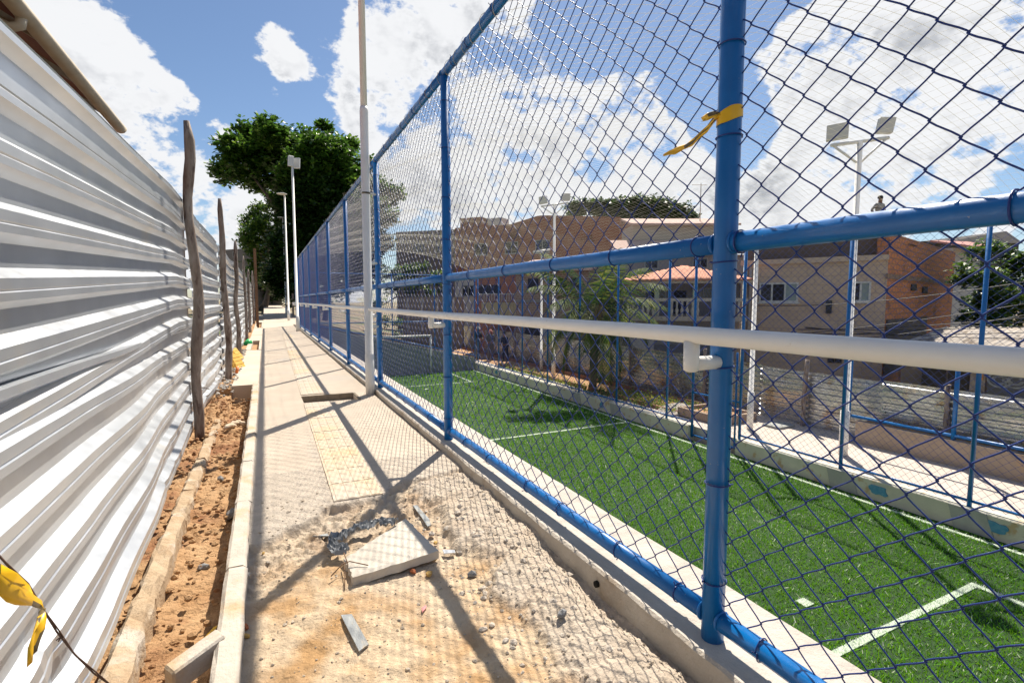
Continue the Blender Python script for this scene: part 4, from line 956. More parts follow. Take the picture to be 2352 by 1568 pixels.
# weeds in the bed
def leaves(n, pos, size, rs, up=.5):
    C = pos; th = rs.uniform(0, 2 * np.pi, n); el = rs.normal(up, .5, n); d = np.stack([np.cos(th) * np.cos(el), np.sin(th) * np.cos(el), np.sin(el)], 1)
    s = np.cross(d, rs.normal(size=(n, 3))); s /= np.linalg.norm(s, axis=1, keepdims=True) + 1e-9; L_ = size * rs.uniform(.6, 1.3, n)[:, None]; W = L_ * .42
    V = np.stack([C, C + d * L_ * .55 + s * W * .5, C + d * L_, C + d * L_ * .55 - s * W * .5], 1).reshape(-1, 3); return V, np.arange(4 * n).reshape(n, 4)
wpos = []
for (x0, x1, y0, y1, n) in ((9.95, 11.2, 9.7, 13.5, 1600), (9.5, 10.4, 11, 20, 900), (9.5, 10.1, 13, 22, 500)):
    wpos.append(np.stack([nrg.uniform(x0, x1, n), nrg.uniform(y0, y1, n), FW + nrg.exponential(.05, n)], 1))
wpos = np.concatenate(wpos); V, F = leaves(len(wpos), wpos, .09, nrg, .8)
weedm = leafmat('weed_leaf', (.05, .10, .015), (.12, .20, .03), (.28, .32, .06))
tag(bulk('weeds', V, F, weedm, None, False, np.repeat(nrg.random(len(wpos)), 4)), 'low green weeds in the bed beyond the far fence', 'weeds', kind='stuff')

# ------------------------------------------------------------------ light poles beyond the pitch
def flood_tower(label, u, vb, vt, zbase, r, X=None, heads=True):
    b = atZ(u[0], vb, zbase); d = ray(u[1], vt); t = math.hypot(b.x, b.y) / math.hypot(d.x, d.y); zt = CAMZ + d.z * t
    root = thing('floodlight_tower', label, 'floodlight', (b.x, b.y, zbase), 'floodlight masts beyond the pitch' if heads else None)
    m = MB(); m.tube([(b.x, b.y, zbase), (b.x, b.y, zbase + .9), (b.x, b.y, zbase + .901), (b.x, b.y, zt)], [r * 1.35, r * 1.35, r, r * .8], 10); m.build('mast', whitepaint, root)
    ax = Vector((.84, -.42, .12)).normalized() * .55
    if heads:
        c = Vector((b.x, b.y, zt)); m = MB(); m.tube([c - ax, c + ax], .035, 6); m.tube([c - ax * .95, c + Vector((0, 0, -.42))], .022, 6); m.tube([c + ax * .95, c + Vector((0, 0, -.42))], .022, 6); m.build('crossarm', whitepaint, root)
        for s, tw in ((-1, .7), (1, -.1)):
            p_ = c + ax * s * .8 + Vector((0, 0, .05)); e = Vector((math.cos(tw) * .8, -math.sin(tw) - .3, .05)).normalized(); nn = e.cross(Vector((0, 0, 1))).normalized()
            m = MB(); m.obox(p_ - e * .18 + Vector((0, 0, .03)) - nn * .03, e * .36, nn * .08 + Vector((0, 0, .02)), Vector((0, 0, .27)) + nn * .06); fl = m.build('floodlight', pm('lamp_grey', (.62, .62, .6), rough=.5), root, .01)
            m = MB(); m.obox(p_ - e * .16 + Vector((0, 0, .05)) - nn * .034, e * .32, nn * .002, Vector((0, 0, .225)) + nn * .05); m.build('lens', pm('lamp_lens', (.42, .40, .33), rough=.25), fl)
    else:
        m = MB(); c = Vector((b.x, b.y, zt)); m.tube([c - ax * .7, c + ax * .7], .05, 6); m.build('crossarm', whitepaint, root)
    return root
flood_tower('white floodlight mast with two square lamps, near beside the second far post', (1936, 1957), 1044, 328, FW, .062)
flood_tower('white floodlight mast with two small lamps, far behind the palm', (1271, 1276), 863, 470, FW, .062)
flood_tower('slim white pole with short crossarm left of the palm', (1243, 1246), 848, 576, FW, .05, heads=False)
flood_tower('slim white pole with plain crossarm beside the near gate', (1722, 1743), 985, 540, FW, .055, heads=False)
# ------------------------------------------------------------------ buildings beyond
GZ = -2.8
def plan(u, t): d = ray(u, 690); p = CP + d * t; return Vector((p.x, p.y, 0))
glass = pm('dark_glass', (.02, .022, .024), rough=.12, spec=.6); framew = pm('window_frame_white', (.55, .55, .52), rough=.5); framed = pm('window_frame_grey', (.30, .31, .30), rough=.5)
class Fac:
    def __init__(s, name, label, A, B, zb, zt, depth, mat, cat='building', build=True, group=None):
        s.A, s.B = A, B; s.d = (B - A).normalized(); s.w = (B - A).length; s.n = Vector((s.d.y, -s.d.x, 0)); s.zb, s.zt = zb, zt
        if s.n.dot(A) > 0: s.n = -s.n
        s.root = thing(name, label, cat, (A.x, A.y, zb), group); s.depth = depth
        if build: m = MB(); s.ob(m, 0, s.w, zb, zt, -depth, 0); s.wall = m.build('wall', mat, s.root)
    def P(s, a, z, o=0): q = s.A + s.d * a + s.n * o; return Vector((q.x, q.y, z))
    def ob(s, m, a0, a1, z0, z1, o0, o1):
        return m.obox(s.P(a0, z0, o0), s.d * (a1 - a0), s.n * (o1 - o0), Vector((0, 0, z1 - z0)))
    def loc(s, u, v):
        d = ray(u, v); k = (s.A - Vector((0, 0, 0))).dot(s.n) / Vector((d.x, d.y, 0)).dot(s.n); p = CP + d * k
        return (Vector((p.x, p.y, 0)) - s.A).dot(s.d), p.z
    def rect(s, u0, v0, u1, v1):
        a0, z1 = s.loc(u0, v0); a1, z0 = s.loc(u1, v1); return a0, a1, z0, z1
    def part(s, name, px, o0, o1, mat, parent=None, bevel=0):
        a0, a1, z0, z1 = s.rect(*px); m = MB(); s.ob(m, a0, a1, z0, z1, o0, o1); return m.build(name, mat, parent or s.root, bevel)
    def window(s, px, mull=1, fm=None, sill=True, gm=None, lab=None):
        a0, a1, z0, z1 = s.rect(*px); fm = fm or framew; fw = min(.06, (a1 - a0) * .1)
        m = MB()
        for (x0, x1, y0, y1) in ((a0, a1, z0, z0 + fw), (a0, a1, z1 - fw, z1), (a0, a0 + fw, z0 + fw, z1 - fw), (a1 - fw, a1, z0 + fw, z1 - fw)): s.ob(m, x0, x1, y0, y1, .002, .05)
        for k in range(1, mull + 1): x = a0 + (a1 - a0) * k / (mull + 1); s.ob(m, x - fw * .5, x + fw * .5, z0 + fw, z1 - fw, .004, .045)
        w = m.build('window', fm, s.root)
        if lab: w['label'] = lab
        for k in range(mull + 1):
            x0 = a0 + (a1 - a0) * k / (mull + 1) + fw * .5; x1 = a0 + (a1 - a0) * (k + 1) / (mull + 1) - fw * .5
            m = MB(); s.ob(m, x0, x1, z0 + fw, z1 - fw, .003, .018); m.build('pane', gm[k % len(gm)] if gm else glass, w)
        if sill: m = MB(); s.ob(m, a0 - .05, a1 + .05, z0 - .06, z0 - .002, .002, .09); m.build('sill', fm, w)
        return w
def isect(P0, d, u): # where the line P0+d*s crosses the sight plane of column u
    r_ = ray(u, 690); det = d.x * (-r_.y) - d.y * (-r_.x); s = ((-P0.x) * (-r_.y) - (-P0.y) * (-r_.x)) / det; return P0 + d * s
def brickmat(name, c1, c2, mort, sx=.22, sy=.11, ms=.02, vert=False, dirt=(.1, .06, .04), dt=(.58, .72)):
    m = bpy.data.materials.new(name); m.use_nodes = True; t = m.node_tree; b = t.nodes['Principled BSDF']; b.inputs['Roughness'].default_value = .9; MATS[name] = m
    ge = t.nodes.new('ShaderNodeNewGeometry'); se = t.nodes.new('ShaderNodeSeparateXYZ'); t.links.new(ge.outputs['Position'], se.inputs[0])
    ad = t.nodes.new('ShaderNodeMath'); ad.operation = 'SUBTRACT'; t.links.new(se.outputs['X'], ad.inputs[0]); t.links.new(se.outputs['Y'], ad.inputs[1])
    mu = t.nodes.new('ShaderNodeMath'); mu.operation = 'MULTIPLY'; mu.inputs[1].default_value = .8; t.links.new(ad.outputs[0], mu.inputs[0])
    co = t.nodes.new('ShaderNodeCombineXYZ')
    if vert: t.links.new(se.outputs['Z'], co.inputs[0]); t.links.new(mu.outputs[0], co.inputs[1])
    else: t.links.new(mu.outputs[0], co.inputs[0]); t.links.new(se.outputs['Z'], co.inputs[1])
    br = t.nodes.new('ShaderNodeTexBrick'); br.inputs['Color1'].default_value = (*c1, 1); br.inputs['Color2'].default_value = (*c2, 1); br.inputs['Mortar'].default_value = (*mort, 1)
    br.inputs['Scale'].default_value = 1; br.inputs['Brick Width'].default_value = sx; br.inputs['Row Height'].default_value = sy; br.inputs['Mortar Size'].default_value = ms; t.links.new(co.outputs[0], br.inputs['Vector'])
    nz = t.nodes.new('ShaderNodeTexNoise'); nz.inputs['Scale'].default_value = .9; nz.inputs['Detail'].default_value = 7; t.links.new(ge.outputs['Position'], nz.inputs['Vector'])
    mr = t.nodes.new('ShaderNodeMapRange'); mr.inputs['From Min'].default_value = dt[0]; mr.inputs['From Max'].default_value = dt[1]; mr.inputs['To Max'].default_value = .8; t.links.new(nz.outputs['Fac'], mr.inputs['Value'])
    mx = t.nodes.new('ShaderNodeMix'); mx.data_type = 'RGBA'; mx.inputs[7].default_value = (*dirt, 1); t.links.new(br.outputs['Color'], mx.inputs[6]); t.links.new(mr.outputs[0], mx.inputs['Factor']); t.links.new(mx.outputs[2], b.inputs['Base Color'])
    bp = t.nodes.new('ShaderNodeBump'); bp.inputs['Strength'].default_value = .6; bp.inputs['Distance'].default_value = .02; bp.invert = True; t.links.new(br.outputs['Fac'], bp.inputs['Height']); t.links.new(bp.outputs[0], b.inputs['Normal'])
    return m
def ztop(u, v, P): d = ray(u, v); k = math.hypot(P.x, P.y) / math.hypot(d.x, d.y); return CAMZ + d.z * k
beige = brickmat('beige_wall_tile', (.52, .40, .29), (.48, .37, .27), (.40, .31, .23), .55, .32, .012, dirt=(.40, .30, .22), dt=(.55, .8))
orange = brickmat('orange_hollow_brick', (.52, .20, .075), (.44, .16, .06), (.27, .14, .08), .20, .19, .018, False, dt=(.56, .70))
# beige tiled house
Pr = plan(2035, 17); dl = Vector((-.454, .891, 0)); Pl = isect(Pr, dl, 1706)
zt = ztop(2035, 586, Pr)
B1 = Fac('beige_house', 'two-storey beige tiled house with sliding windows right of the near post', Pl, Pr, GZ, zt, 6, beige, 'house')
m = MB(); B1.ob(m, -.1, B1.w + .02, zt - .16, zt + .02, .0, .10); m.build('cornice', pm('beige_band', (.50, .40, .30), rough=.9), B1.root)
m = MB(); B1.ob(m, .0, B1.w, zt + .02, zt + .95, -6, -.4); up_ = m.build('upper_wall', pm('grey_brown_block', (.17, .12, .095), (.13, .1, .08), 3, .95, .5, 30), B1.root)
pale = pm('pale_green_glass', (.24, .30, .28), rough=.15, spec=.6)
B1.window((1745, 650, 1833, 694), 2, framew, True, [glass, pm('painted_room_shade', (.006, .006, .008), rough=.5), pale], 'wide sliding window with a dark gap and pale panes')  # middle pane: darkness of the room put into a near-black colour
B1.window((1955, 647, 1999, 693), 1, framew, True, [glass, pale])
for (u0, u1) in ((1901, 1916), (1918, 1933)):
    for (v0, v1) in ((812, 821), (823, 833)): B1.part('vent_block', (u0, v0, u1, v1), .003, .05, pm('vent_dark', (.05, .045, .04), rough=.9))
m = MB()
for a in (.12, .26): m.tube([B1.P(a, GZ, .08), B1.P(a, zt - .3, .08)], .045, 8)
m.build('drainpipe', pm('grey_pipe', (.42, .38, .33), rough=.7), B1.root)
B1.part('meter_box', (1898, 690, 1910, 720), .002, .09, pm('black_box', (.04, .04, .04), rough=.7))
# orange brick side building
dB = Vector((.97, .24, 0)); P2 = isect(Pr, dB, 2187)
Pq = Pr + dB * .03
B2 = Fac('orange_brick_building', 'tall unplastered orange hollow-brick wall beside the beige house', Pq, P2, GZ, ztop(2035, 535, Pr), .35, orange)
for px in ((2036, 640, 2188, 646),): B2.part('concrete_band', px, -.02, .04, pm('stained_band', (.16, .10, .07), (.28, .2, .14), 5, .95, .5, 30))
for px in ((2092, 652, 2102, 668), (2118, 658, 2127, 674), (2086, 560, 2104, 566)): B2.part('slit_window', px, .002, .05, pm('vent_dark', (.05, .045, .04)))
B2.part('lower_plaster', (2035, 735, 2120, 830), .0, .05, pm('dark_stained_plaster', (.09, .075, .065), (.14, .12, .10), 2, .95, .4, 20))
# small white tower with pink awning roof
Pa, Pb = plan(2180, 26), plan(2244, 26.5)
B3 = Fac('white_block', 'narrow white house block with a pink awning behind the tree', Pa, Pb, GZ, ztop(2210, 568, Pa), 4, pm('dull_white_wall', (.50, .50, .50), (.42, .42, .42), 2, .9), 'house')
B3.window((2209, 623, 2227, 643), 1, framed); B3.window((2216, 573, 2230, 590), 1, framed, False)
m = MB(); zt3 = B3.zt; m.hexa([B3.P(-.2, zt3 - .1, 1.0), B3.P(B3.w + .5, zt3 - .1, 1.0), B3.P(B3.w + .5, zt3 + .4, -1), B3.P(-.2, zt3 + .4, -1), B3.P(-.2, zt3, 1.0), B3.P(B3.w + .5, zt3, 1.0), B3.P(B3.w + .5, zt3 + .5, -1), B3.P(-.2, zt3 + .5, -1)]); m.build('awning', pm('pink_roof', (.55, .28, .24), (.45, .22, .19), 6, .85, .3, 30), B3.root)
B4 = Fac('dark_roof_house', 'dark grey slope-roofed house at the right behind the tree', plan(2150, 36), plan(2330, 36), GZ, ztop(2250, 560, plan(2250, 36)), 6, pm('dark_slate', (.07, .065, .06), (.1, .09, .085), 2, .9), 'house')
m = MB(); m.v = []; 
z4 = B4.zt; m.hexa([B4.P(-.3, z4, .3), B4.P(B4.w, z4, .3), B4.P(B4.w, z4, -6), B4.P(-.3, z4, -6), B4.P(-.3, z4 + .3, -1), B4.P(B4.w, z4 + 1.0, -1), B4.P(B4.w, z4 + 1.0, -5), B4.P(-.3, z4 + .3, -5)]); m.build('roof', MATS['dark_slate'], B4.root)
# hut with fibre-cement roof
Pa, Pb = plan(2080, 14.5), plan(2480, 11.6)
hutw = pm('dark_hut_wall', (.12, .105, .095), (.20, .17, .145), 1.5, .95, .4, 20, c3=(.30, .26, .22), s3=1.3, t3=(.55, .62))  # dark grey wall colour with paler random blotches
HU = Fac('tin_roof_hut', 'dark workshop hut under corrugated fibre-cement roofing at the right', Pa, Pb, GZ, -.50, 4.5, hutw, 'hut')
fib = pm('fibre_cement', (.34, .29, .24), (.46, .42, .37), 3, .95, .4, 25, c3=(.20, .16, .12), s3=1.6, t3=(.54, .64)); fib2 = pm('pale_fibre_cement', (.60, .57, .52), (.5, .46, .41), 3, .9, .3, 25, c3=(.4, .3, .2), s3=2, t3=(.62, .7))
for k in range(7):
    a0 = -.4 + k * 1.0; P = []; mm = fib if k < 3 else fib2
    for i in range(6):
        o_ = .5 - i * .9
        for j in range(25): a = a0 + j * 1.06 / 24; P.append(HU.P(a, -.48 + .02 * (k % 2) + i * .13 + .028 * math.sin(j / 24 * 6 * 2 * math.pi) + .05 * n2(k, i, 1.3, 2), o_))
    m = MB(); m.grid(P, 6, 25); o = m.build('roof_sheet', mm, HU.root); o.modifiers.new('s', 'SOLIDIFY').thickness = .012
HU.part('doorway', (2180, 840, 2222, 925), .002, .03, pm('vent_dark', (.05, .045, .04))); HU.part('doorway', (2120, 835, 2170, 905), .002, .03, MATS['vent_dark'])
HU.part('pale_panel', (2232, 838, 2262, 900), .002, .04, pm('peeling_panel', (.42, .38, .33), (.2, .17, .15), 5, .9, .3, 30)); HU.part('orange_board', (2254, 835, 2260, 872), .045, .07, pm('orange_board', (.6, .28, .08), rough=.8))
gate_ = HU.part('sheet_gate', (2272, 850, 2352, 940), .004, .05, pm('grey_gate', (.12, .13, .14), (.09, .1, .105), 3, .7))
for (u, v) in ((2298, 872), (2334, 874)):
    a, z = HU.loc(u, v)
    for r0, r1 in ((.20, .25), (.09, .16)):
        m = MB(); P = []
        for k in range(21):
            an = 2 * math.pi * k / 20 * .93 + .4
            for r_ in (r0, r1): P.append(HU.P(a + r_ * math.cos(an), z + r_ * .8 * math.sin(an), .056))
        m.grid(P, 21, 2); m.build('painted_ring', pm('faded_white_paint', (.40, .45, .47), (.15, .17, .18), 9, .9), gate_)
# house with tiled porch and balustrade
Pa, Pb = plan(1425, 21), plan(1700, 20.0)
cream = pm('cream_render', (.46, .40, .33), (.40, .35, .29), 1.5, .9, .2, 20); greyr = pm('grey_house_render', (.30, .29, .28), (.26, .25, .24), 1.5, .9, .2, 20)
B5 = Fac('porch_house', 'two-storey house with a red tiled porch roof and balustraded balcony behind the palm', Pa, Pb, GZ, ztop(1560, 640, plan(1560, 20.5)), 7, greyr, 'house')
zp = B5.loc(1560, 724)[1]; zr = B5.loc(1560, 640)[1]
m = MB(); B5.ob(m, .2, B5.w, zp - .18, zp, 0, 1.3); slab_ = m.build('balcony_slab', cream, B5.root)
m = MB(); zr2 = B5.loc(1560, 685)[1]; B5.ob(m, .2, B5.w, zr2 - .12, zr2, 1.18, 1.3); bal = m.build('balustrade_rail', pm('off_white_render', (.52, .47, .41), rough=.9), B5.root)
a = .3
while a < B5.w - .1:
    m = MB(); b0 = B5.P(a, zp, 1.24); hgt = zr2 - .12 - zp; m.tube([b0 + Vector((0, 0, hgt * f)) for f in (0, .15, .4, .6, .85, 1)], [.05, .04, .07, .03, .045, .05], 7); m.build('baluster', MATS['off_white_render'], bal); a += .19 if (int(a * 10) % 14) else .5
for a in (1.3, 2.7, 3.9, 5.0):
    if a < B5.w: m = MB(); B5.ob(m, a, a + .17, zp, zr - .15, 1.05, 1.22); m.build('column', pm('pale_green_column', (.40, .45, .36), rough=.9), B5.root)
# hipped porch roof with ribs
m = MB(); P = []; nr = 60
for i in range(6):
    for j in range(nr + 1):
        a = -.3 + (B5.w + .5) * j / nr; hip = max(0, 1 - abs(a - B5.w * .55) / (B5.w * .62)); P.append(B5.P(a, zr - .10 + (.06 + .62 * hip) * i / 5 + .025 * math.sin(j * 2.2), 1.75 - 2.4 * i / 5))
m.grid(P, 6, nr + 1); o = m.build('porch_roof', pm('porch_red_tile', (.48, .17, .09), (.55, .27, .17), 7, .85, .4, 40), B5.root); o.modifiers.new('s', 'SOLIDIFY').thickness = .04  # two red tile colours mixed at random
m = MB(); B5.ob(m, -.2, B5.w + .1, zr - .24, zr - .12, 1.55, 1.68); m.build('fascia', cream, B5.root)
B5.part('doorway', (1548, 668, 1575, 720), .003, .03, pm('painted_room_shade', (.006, .006, .008))); B5.window((1590, 660, 1640, 690), 1, framed, False); B5.window((1480, 655, 1530, 690), 1, framed, False)  # doorway is a flat panel, interior shade put into its colour
B5.part('lower_wall_panel', (1490, 790, 1660, 830), .002, .05, pm('dark_grey_dado', (.15, .155, .16), (.18, .18, .19), 2, .9)); B5.part('white_gate', (1440, 772, 1500, 850), .003, .06, pm('white_gate', (.46, .47, .48), (.4, .4, .42), 6, .7))
# upper storey behind the porch
Pc, Pd = plan(1420, 27), plan(1705, 27)
B6 = Fac('pink_roof_house', 'broad grey house with stepped pale pink tile roofs above the porch house', Pc, Pd, GZ, ztop(1600, 585, plan(1600, 27)), 8, greyr, 'house')
pinkt = pm('pale_pink_tile', (.50, .33, .27), (.56, .42, .36), 6, .9, .4, 30)
def slope(F, a0, a1, z0, z1, o0, o1, mat, name='roof'):
    m = MB(); m.hexa([F.P(a0, z0, o0), F.P(a1, z0, o0), F.P(a1, z1, o1), F.P(a0, z1, o1), F.P(a0, z0 + .12, o0), F.P(a1, z0 + .12, o0), F.P(a1, z1 + .12, o1), F.P(a0, z1 + .12, o1)]); return m.build(name, mat, F.root)
z6 = B6.zt; zA = ztop(1600, 552, plan(1600, 27)); zB = ztop(1600, 522, plan(1600, 30))
slope(B6, -.3, B6.w + .3, z6, zA, .6, -1.0, pinkt); m = MB(); B6.ob(m, 1.0, B6.w, zA - .2, zB - .1, -4, -1.2); m.build('upper_wall', cream, B6.root); slope(B6, .8, B6.w + .2, zB - .2, zB + .45, -.9, -3.5, pinkt)
B6.window((1480, 595, 1512, 618), 1, framed, False); B6.window((1590, 592, 1625, 616), 1, framed, False)
m = MB(); m.tube([B6.P(B6.w * .75, zB, -2), B6.P(B6.w * .75, zB + 2.3, -2)], .025, 5); m.tube([B6.P(B6.w * .75 - .5, zB + 2.2, -2), B6.P(B6.w * .75 + .3, zB + 2.2, -2)], .015, 4); tag(m.build('roof_antenna', pm('grey_pipe', (.42, .38, .33))), 'thin television aerial rising above the pink tiled roofs', 'antenna')
# brick house left of the palm
Pe, Pf = plan(1185, 27), plan(1352, 25)
brown = brickmat('brown_brick', (.30, .18, .12), (.25, .15, .10), (.34, .27, .21), .24, .12, .025)
B7 = Fac('brown_brick_house', 'brown brick house with dark openings and tiled eaves left of the palm', Pe, Pf, GZ, ztop(1280, 622, plan(1280, 26)), 6, brown, 'house')
slope(B7, -.3, B7.w + .3, B7.zt - .05, B7.zt + .7, .5, -2.5, pinkt, 'tiled_eaves')
for px in ((1213, 640, 1237, 664), (1262, 640, 1302, 668), (1310, 638, 1335, 664)): B7.part('opening', px, .003, .03, MATS['painted_room_shade'])  # flat panels on the wall, shade of the openings put into their colour
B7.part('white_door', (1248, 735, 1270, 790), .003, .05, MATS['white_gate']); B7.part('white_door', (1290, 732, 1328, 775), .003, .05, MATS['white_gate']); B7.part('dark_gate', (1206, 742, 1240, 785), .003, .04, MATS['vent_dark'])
m = MB(); B7.ob(m, 0, B7.w, B7.loc(1280, 690)[1] - .1, B7.loc(1280, 690)[1] + .02, 0, .08); m.build('floor_band', pm('grey_band', (.25, .23, .21), rough=.9), B7.root)
# red brick house with railing and yellow gate
Pg, Ph = plan(1090, 31), plan(1200, 29)
redb = brickmat('red_brick', (.36, .12, .06), (.30, .10, .05), (.30, .18, .12), .24, .12, .022)
B8 = Fac('red_brick_house', 'red brick house with a slatted railing and pale yellow corrugated gate', Pg, Ph, GZ, ztop(1150, 628, plan(1150, 30)), 5, redb, 'house')
m = MB()
a0, a1, z0, z1 = B8.rect(1100, 676, 1196, 692)
for k in range(26): a = a0 + (a1 - a0) * k / 25; B8.ob(m, a, a + .03, z0, z1, .05, .08)
B8.ob(m, a0, a1, z1, z1 + .04, .05, .09); m.build('railing', pm('white_railing', (.55, .54, .5), rough=.6), B8.root)
a0, a1, z0, z1 = B8.rect(1108, 694, 1196, 740); P = []
for j in range(60): a = a0 + (a1 - a0) * j / 59; P += [B8.P(a, z0, .06 + .03 * (j % 4 < 2)), B8.P(a, z1, .06 + .03 * (j % 4 < 2))]
m = MB(); m.grid(P, 60, 2, False); m.build('yellow_gate', pm('pale_yellow_sheet', (.45, .38, .22), (.4, .34, .2), 6, .7), B8.root)
B8.part('recess_shade_panel', (1100, 655, 1150, 674), .003, .03, MATS['painted_room_shade'])  # panel proud of the wall, recess shade put into its colour
# big unplastered red block seen through the net
Pi, Pj = plan(1046, 46), plan(1420, 40)
B9 = Fac('red_block_building', 'long unplastered red brick building rising behind the net', Pi, Pj, GZ, ztop(1200, 512, plan(1200, 43)), 8, redb)
m = MB(); B9.ob(m, 0, 2.2, B9.zt, B9.zt + 1.0, -4, -1); m.build('roof_room', redb, B9.root); m = MB(); B9.ob(m, 2.6, 4.0, B9.zt, B9.zt + .9, -3, -1.5); m.build('water_tank', pm('dull_white_wall', (.5, .5, .5)), B9.root)
m = MB(); z9 = B9.zt; m.hexa([B9.P(5.5, z9, 0), B9.P(B9.w, z9, 0), B9.P(B9.w, z9, -8), B9.P(5.5, z9, -8), B9.P(8.0, z9 + .55, 0), B9.P(8.6, z9 + .55, 0), B9.P(8.6, z9 + .55, -8), B9.P(8.0, z9 + .55, -8)]); m.build('gable', redb, B9.root)
for px in ((1090, 560, 1120, 585), (1160, 556, 1190, 582), (1230, 552, 1262, 580)): B9.window(px, 1, framed, True)
Pk, Pm_ = plan(912, 52), plan(1050, 50)
B10 = Fac('grey_block_building', 'unfinished grey block building at the far left beyond the pitch', Pk, Pm_, GZ, ztop(980, 530, plan(980, 51)), 8, pm('grey_block', (.20, .18, .165), (.16, .145, .135), 2, .95, .4, 20))
B10.part('opening', (918, 545, 928, 560), .003, .05, pm('dull_white_wall', (.5, .5, .5))); B10.window((950, 560, 975, 580), 1, framed); B10.window((1000, 560, 1025, 580), 1, framed)
Pn, Po = plan(925, 34), plan(1062, 33)
B11 = Fac('tan_yard_wall', 'plain tan yard wall with pale posts behind the goal fence', Pn, Po, GZ + .6, ztop(1000, 682, plan(1000, 33)), .25, pm('tan_render', (.30, .24, .18), (.25, .2, .15), 1.5, .9, .2, 10), 'wall')
for u in (935, 968, 1003, 1040): B11.part('wall_post', (u, 684, u + 6, 760), .002, .10, pm('pale_post', (.45, .40, .34), rough=.9))
Pp, Pq_ = plan(1045, 38), plan(1108, 37)
B12 = Fac('white_house', 'small white rendered house left of the red brick one', Pp, Pq_, GZ, ztop(1070, 630, plan(1070, 37)), 5, pm('dull_white_wall', (.5, .5, .5)), 'house')
B12.window((1062, 655, 1090, 680), 1, framed)
# small houses beyond the hoarding on the left
Ps, Pt_ = plan(506, 60), plan(562, 58)
B13 = Fac('distant_grey_house', 'small dark grey flat-roofed house far beyond the hoarding', Ps, Pt_, -1, ztop(530, 573, plan(530, 59)), 5, pm('grey_block', (.2, .18, .165)), 'house')
B13.window((535, 578, 548, 590), 0, framed, False)
m = MB(); c = B13.P(1.2, B13.zt, -2); m.tube([c, c + Vector((0, 0, 2.0))], .03, 4); m.tube([c + Vector((-.5, 0, 1.6)), c + Vector((.5, 0, 1.8))], .02, 4); tag(m.build('roof_antenna', MATS['grey_pipe']), 'spindly aerial on the distant grey house left of the trees', 'antenna')
B14 = Fac('distant_blue_house', 'tiny blue and white house far behind the wooden posts', plan(543, 75), plan(574, 75), -1, ztop(560, 610, plan(560, 75)), 5, pm('dull_white_wall', (.5, .5, .5)), 'house')
B14.part('blue_wall', (548, 618, 580, 660), .01, .05, pm('blue_wall', (.06, .14, .35), rough=.9))
# utility wires
for i, (u0, v0, u1, v1, t0, t1) in enumerate(((1640, 720, 2400, 778, 22, 13), (1640, 735, 2400, 748, 22, 13), (1650, 760, 2400, 735, 22, 12.5), (1560, 742, 2400, 762, 24, 13), (1600, 775, 2400, 690, 22, 12), (1700, 700, 2400, 640, 20, 12), (1640, 748, 2400, 725, 22, 12.8), (1690, 790, 2400, 715, 20, 12.6))):
    a, b = Vector(atT(u0, v0, t0)), Vector(atT(u1, v1, t1)); m = MB(); m.tube([a.lerp(b, f) - Vector((0, 0, .25 * 4 * f * (1 - f))) for f in np.linspace(0, 1, 14)], .011, 4)
    tag(m.build('utility_wire', pm('black_cable', (.03, .03, .03), rough=.6)), 'dark utility cable strung in front of the beige and orange houses', 'cable', 'cables in front of the houses')

# ------------------------------------------------------------------ trees
def crown(name, parent, blobs, dens, size, mat, rs, shell=.55, rosette=5, up=.15, flat=.8):
    Vs = []; Ts = []
    for (c, r) in blobs:
        n = int(dens * r * r); d = rs.normal(size=(n, 3)); d /= np.linalg.norm(d, axis=1, keepdims=True); rad = r * (shell + (1 - shell) * rs.random(n) ** .6) * (1 + .16 * rs.normal(size=n))
        # clumping: pull towards a few twig ends
        k = max(6, int(n / 14)); ends = rs.normal(size=(k, 3)); ends /= np.linalg.norm(ends, axis=1, keepdims=True); pick = rs.integers(0, k, n)
        d = .35 * d + .65 * ends[pick]; d /= np.linalg.norm(d, axis=1, keepdims=True)
        C = np.array(c) + d * rad[:, None] * np.array([1, 1, flat])
        th = rs.uniform(0, 2 * np.pi, n)
        for q in range(rosette):
            a = th + q * 2 * np.pi / rosette + rs.normal(0, .25, n); el = rs.normal(up, .4, n); L_ = size * rs.uniform(.65, 1.25, n)
            dd = np.stack([np.cos(a) * np.cos(el), np.sin(a) * np.cos(el), np.sin(el)], 1); s = np.stack([-np.sin(a), np.cos(a), rs.normal(0, .35, n)], 1)
            W = (L_ * .27)[:, None]; L2 = L_[:, None]
            V = np.stack([C + dd * L2 * .1, C + dd * L2 * .65 + s * W, C + dd * L2, C + dd * L2 * .65 - s * W], 1); Vs.append(V.reshape(-1, 3))
            Ts.append(np.repeat(np.clip(rs.normal(.45, .24, n), 0, 1), 4))
    V = np.concatenate(Vs); return bulk(name, V, np.arange(len(V)).reshape(-1, 4), mat, parent, False, np.concatenate(Ts))
def pb_(L_, t, jit=1.5):
    out = []
    for (u, v, r) in L_: out.append((tuple(atT(u, v, t + rnd.uniform(-jit, jit))), r / FPX * t))
    return out
alm = leafmat('almond_leaf', (.010, .034, .006), (.040, .115, .014), (.13, .24, .03), .36)
fine = leafmat('fine_leaf', (.012, .04, .008), (.05, .12, .015), (.16, .24, .03), .35)
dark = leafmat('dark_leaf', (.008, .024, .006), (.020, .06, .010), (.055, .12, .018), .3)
bark = pm('bark', (.09, .065, .05), (.14, .11, .09), 6, .95, .8, 20)
rs = np.random.default_rng(21)
